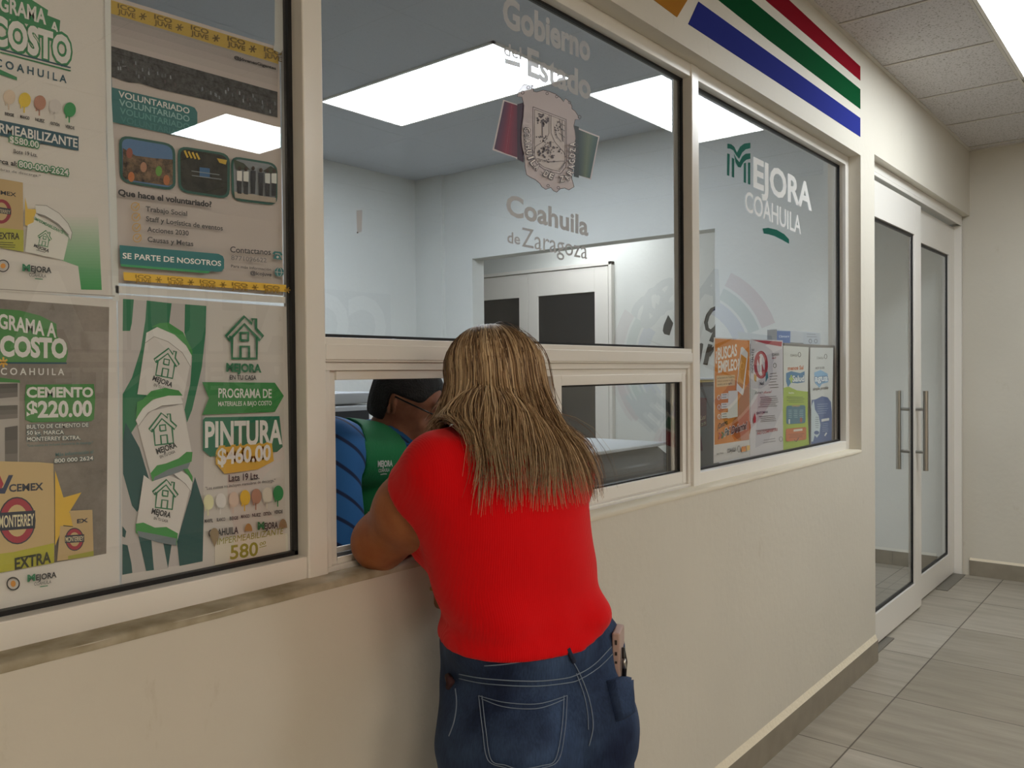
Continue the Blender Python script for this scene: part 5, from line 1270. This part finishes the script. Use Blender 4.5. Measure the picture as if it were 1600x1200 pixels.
for s_ in (1, -1):
    k.tube([Mh(.080*s_, -.014, .016), Mh(.079*s_, .04, .014), Mh(.066*s_, .094, .010)], .0022, M_gl, 6)
    k.tube([Mh(.036*s_+.028*math.cos(t)*1.0, .108-.010*abs(math.cos(t)), .004+.019*math.sin(t)) for t in np.linspace(0, 6.283, 18)], .0018, M_gl, 5)
k.tube([Mh(.009, .112, .008), Mh(0, .116, .010), Mh(-.009, .112, .008)], .0018, M_gl, 5)
k.build('glasses', clerk, smooth=True)
TV = bvh_of(vest)
a = Art(0, plane=lambda px, py: onto(TV, px, py, .0012)); a.nrm = -FW
WH = '#d8ddd8'
a.text(WH, 'MEJORA', (590, 729), (612.5, 728), 9, .04).text(WH, 'COAHUILA', (591, 737.5), (608, 736), 5, .02).strip(WH, [(594, 741), (599, 740), (604, 740)], 1.4)
a.build('printed_logo', vest, label='small white MEJORA COAHUILA print')
a = Art(0, plane=lambda px, py: onto(TV, px, py, .0012)); a.nrm = -FW
a.ell(WH, 600, 762, 6, 5.5).ell('#a32a2f', 600, 762, 4.6, 4.2).poly(WH, [(589, 775), (594, 769), (600, 766), (598, 776), (592, 780)]).poly('#b86a5a', [(592, 774), (597, 770), (596, 776), (592, 777)])
a.build('printed_flower', vest, label='red and white flower print')
# stool under him
st = empty('stool', (1.47, .78, 0), 'dark office stool the man in the green vest sits on', 'stool')
k = MB(); k.tube([(1.47, .80, .375), (1.47, .80, .38), (1.47, .80, .415), (1.47, .80, .42)], [.15, .18, .18, .15], mat('#222428', .7), 28); k.build('seat', st, smooth=False)
k = MB(); k.tube([(1.47, .80, .07), (1.47, .80, .375)], .025, M_steel, 12); k.build('post', st)
for i in range(5):
    t = i*1.2566; k = MB(); k.tube([(1.47, .80, .075), (1.47+.24*math.cos(t), .80+.24*math.sin(t), .045)], [.02, .014], mat('#222428', .7), 8)
    k.tube([(1.47+.24*math.cos(t), .80+.24*math.sin(t), .0), (1.47+.24*math.cos(t), .80+.24*math.sin(t), .05)], .022, mat('#222428', .7), 10); k.build('leg', st)
# ------------------------------------------------------------------ things inside the office
M_top = mat('#c9c8c2', .5, name='laminate'); M_gry = mat('#8f9295', .5); M_dk = mat('#33363b', .5)
ct = empty('counter', (3.1, .35, 0), 'pale laminate counter along the inside of the right panes', 'counter')
MB().box((1.965, WT+.005, .955), (4.29, .60, .985), M_top).build('worktop', ct, bevel=.003)
k = MB(); k.box((1.985, .50, 0), (4.26, .52, .955), M_top); k.build('back_panel', ct); 
k = MB(); k.box((1.965, WT+.005, 0), (1.985, .60, .955), M_top); k.build('end_panel', ct)
MB().box((4.26, WT+.005, 0), (4.29, .60, .955), M_top).build('end_panel', ct)
dk = empty('desk', (1.2, .33, 0), 'low white desk in front of the man in the green vest', 'desk')
MB().box((.55, WT+.005, .725), (1.78, .46, .75), M_top).build('desktop', dk, bevel=.003)
for x in (.57, 1.73): MB().box((x, WT+.01, 0), (x+.03, .45, .725), M_gry).build('side_panel', dk)
# printer on the counter seen through the closed sash
pr_ = empty('printer', (2.2, .33, .985), 'dark grey printer on the counter behind the closed sliding sash', 'printer')
k = MB(); Z0 = .9885
prof = [(.20, Z0), (.20, 1.035), (.26, 1.075), (.56, 1.085), (.56, Z0)]
k.prism([(1.98, y, z) for y, z in prof], (.46, 0, 0), mat('#4b5058', .45, name='printer_body')); k.build('body', pr_, bevel=.004)
MB().box((1.975, .22, 1.082), (2.445, .565, 1.092), mat('#c4cad0', .4)).build('lid', pr_, bevel=.003)
k = MB(); k.box((2.02, .192, 1.0), (2.40, .201, 1.018), M_dk); k.build('paper_slot', pr_)
k = MB()
for i in range(4): k.box((1.972, .26+i*.06, 1.0), (1.981, .30+i*.06, 1.05), M_dk)
k.build('vent', pr_)
# big copier behind the clerk
cp = empty('copier', (2.05, 1.75, 0), 'light grey copier standing behind the man in the green vest', 'copier')
def cpx(px, py): return at(px, py, 1.75)
x0, x1 = at(524, 640, 1.75).x-.25, at(579, 640, 1.75).x; zt, zm = at(550, 613, 1.75).z, at(550, 633, 1.75).z
MB().box((x0, 1.75, .03), (x1, 2.25, zm), mat('#b9bec2', .45)).build('body', cp, bevel=.01)
MB().box((x0, 1.75, zm+.004), (x1, 2.25, zt), mat('#a9aeb2', .45)).build('lid', cp, bevel=.008)
MB().box((x0+.06, 1.738, zm-.20), (x1-.02, 1.752, zm-.025), mat('#2c2f33', .35)).build('tray_opening', cp)
for i in range(2): MB().box((x0+.03, 1.742, .08+i*.26), (x1-.03, 1.752, .31+i*.26), mat('#aeb4b9', .5)).build('drawer', cp, bevel=.004)
# file box and papers at the left end of the right pane
fx0, fx1 = at(1090, 660, .17).x, at(1124, 660, .17).x; fz = at(1105, 604, .17).z
fb = empty('file_box', ((fx0+fx1)/2, .2, .985), 'dark grey file box with a maroon label beside the orange flyer', 'file box')
MB().box((fx0, .17, .9852), (fx1, .225, fz), mat('#5f666b', .6, bump=.2, bscale=30, name='grey_card')).build('box', fb, bevel=.004)
a = Art(.1695); a.poly('#5d2430', [(1093, 621), (1104, 622), (1104, 665), (1093, 668)]).text('#c7b28a', 'Los', (1094, 657), (1102.5, 654), 7, .01, .3).text('#a9b08a', '25', (1095, 666), (1103, 662), 4, .01); a.build('label', fb)
def stack(name, z0, n, col, label, cat, th=.0035, dx=0):
    e = MB()
    for i in range(n): e.box((fx0-.005+dx+.003*(i % 2), .175+.004*(i % 3), z0+i*th), (fx1+dx-.004*(i % 2), .218+.004*(i % 3), z0+(i+1)*th-.0006), col[i % len(col)])
    o = e.build(name); props(o, label, cat); return z0+n*th
zz = stack('folder_stack', fz, 3, [mat('#3a3c44', .6)], 'dark folders lying on the grey file box', 'folders', .005)
zz = stack('paper_stack', zz, 3, [mat('#d8c27a', .7)], 'yellow papers on top of the dark folders', 'papers', .003)
stack('paper_stack', zz, 2, [mat('#dfe3e6', .7)], 'white sheets on top of the yellow papers', 'papers', .003, .02)
# grey box behind the green and blue flyers, a small carton on top of it
gx0, gx1 = at(1226, 600, .105).x, at(1311, 600, .105).x; gz = at(1290, 539, .105).z
gb = MB().box((gx0, .105, .9852), (gx1, .30, gz), mat('#77736f', .6, name='grey_box_card')).build('storage_box', bevel=.004); props(gb, 'grey storage box standing behind the green and blue flyers', 'box')
cx0, cx1 = at(1214, 528, .125).x, at(1282, 528, .125).x; czt = at(1240, 516.5, .125).z
cb = empty('carton', ((cx0+cx1)/2, .2, gz+.003), 'small pale blue and white carton lying on top of the grey storage box', 'carton')
MB().box((cx0, .125, gz+.003), (cx1, .165, czt), mat('#b9c2cc', .5)).build('box', cb, bevel=.002)
a = Art(.1246); a.poly('#3a68ad', [(1214, 517), (1235, 517.5), (1234.5, 540), (1214, 540)]).text('#c7d4e6', 'Clinicare', (1217, 527.5), (1233, 527), 3.4, .02); a.build('printed_label', cb, label='blue printed end')
a = Art(.1246); a.poly('#b4bec9', [(1255, 520), (1280, 520.5), (1280, 538), (1255, 538)]).lines('#7f8894', 1257, 522, 1279, 526, 2, 6, .5, .9).ring('#6a7482', 1266, 533, 2.2, 1, 3).ring('#6a7482', 1274.5, 533, 2.2, 1, 3); a.build('printed_label', cb, label='grey lettering and two round marks')
MB()
# ------------------------------------------------------------------ lettering painted on the annex wall, murals of the corridor
wr_annex = bpy.data.objects['wall_annex_right']
a = Art(0, plane=lambda px, py: atx(px, py, X_FAR-.001)); a.nrm = Vector((-1, 0, 0)); K = '#25282a'
a.poly(K, [(1044, 492), (1037, 508), (1035.5, 517), (1038, 522), (1046, 524), (1052, 505)])
a.strip(K, [(1121, 480), (1112, 484), (1106, 493), (1103, 504), (1105, 514), (1111, 517.5), (1118, 512), (1124, 500)], 6)
a.strip(K, [(1121, 508), (1117, 520), (1111, 534)], 7)
a.poly(K, [(1091, 538), (1096, 536), (1099, 537.5), (1097, 550), (1093.5, 571), (1091, 571)]).strip(K, [(1110, 538), (1106, 552), (1102, 570)], 7).strip(K, [(1107, 556), (1113, 546), (1124, 539)], 6)
a.build('painted_lettering', wr_annex)
# round emblem on the end wall (seen mirrored in the panes)
def ep(s_, z): return Vector((X_FAR-.001, EY-s_, EZ+z))
EY, EZ = -1.80, 1.42
a = Art(0, plane=ep); a.nrm = Vector((-1, 0, 0))
def band(c, r0, r1, a0, a1):
    pts = [(r1*math.cos(math.radians(t)), r1*math.sin(math.radians(t))) for t in np.linspace(a0, a1, 14)]+[(r0*math.cos(math.radians(t)), r0*math.sin(math.radians(t))) for t in np.linspace(a1, a0, 14)]
    a.poly(c, pts)
for a0, a1 in ((118, 160), (2, 35), (-45, -2), (205, 240), (262, 295)):
    band('#a3202f', .62, .73, a0, a1); band('#146b3c', .51, .60, a0, a1); band('#4a53a0', .38, .49, a0, a1)
for i in range(8):
    t = math.radians(22.5+45*i); u = (math.cos(t), math.sin(t)); v_ = (-u[1], u[0])
    a.poly('#8a6a3a', [(u[0]*.16+v_[0]*.02, u[1]*.16+v_[1]*.02), (u[0]*.43, u[1]*.43), (u[0]*.16-v_[0]*.02, u[1]*.16-v_[1]*.02), (u[0]*.10, u[1]*.10)])
def ring_text(s_, a0, a1, r, h):
    a.lay += 1
    for i, ch in enumerate(s_):
        t = math.radians(a0+(a1-a0)*(i+.5)/len(s_)); u = (math.cos(t), math.sin(t)); tg = (u[1], -u[0]); wd = h*.42
        p0 = (u[0]*r-tg[0]*wd, u[1]*r-tg[1]*wd); p1 = (u[0]*r+tg[0]*wd, u[1]*r+tg[1]*wd)
        v, f = text_geo(ch, .05); v0 = text_geo(ch)[0]; x_0, x_1 = v0[:, 0].min(), v0[:, 0].max()
        V = [a.off(a.q((p0[0]+(p1[0]-p0[0])*(x-x_0)/(x_1-x_0)+u[0]*h*(y-CAP0)/CAPH, p0[1]+(p1[1]-p0[1])*(x-x_0)/(x_1-x_0)+u[1]*h*(y-CAP0)/CAPH)), a.lay) for x, y in v]
        a.mb.add(V, f, a.col('#55575a'))
ring_text('SOS', 76, 38, .44, .22); ring_text('A', 118, 98, .46, .24); ring_text('TE', 330, 302, .42, .24); ring_text('COA', 200, 162, .44, .22)
a.build('painted_emblem', wall_right)
# slogan on the wall opposite the window (seen mirrored in the left pane)
def wp(s_, z): return Vector((5.9-s_, Y_OPP+.001, z))
a = Art(0, plane=wp); a.nrm = Vector((0, 1, 0))
a.poly('#8d8a86', [(0, 1.50), (4.6, 1.50), (4.6, 2.14), (0, 2.14)]); a.poly('#8d8a86', [(0, 1.15), (4.6, 1.15), (4.6, 1.43), (0, 1.43)])
def wtext(c, t, x0, x1, z, h, bd):
    a.lay += 1; v, f = text_geo(t, bd); v0 = text_geo(t)[0]; x_0, x_1 = v0[:, 0].min(), v0[:, 0].max()
    a.mb.add([a.off(wp(x0+(x1-x0)*(x-x_0)/(x_1-x_0), z+h*(y-CAP0)/CAPH), a.lay) for x, y in v], f, a.col(c))
wtext('#ecebe6', 'COAHUILA', .1, 3.55, 1.56, .50, .05); wtext('#e4e3de', "PA' DELANTE", .9, 3.3, 1.20, .18, .02)
a.build('painted_slogan', wall_back)
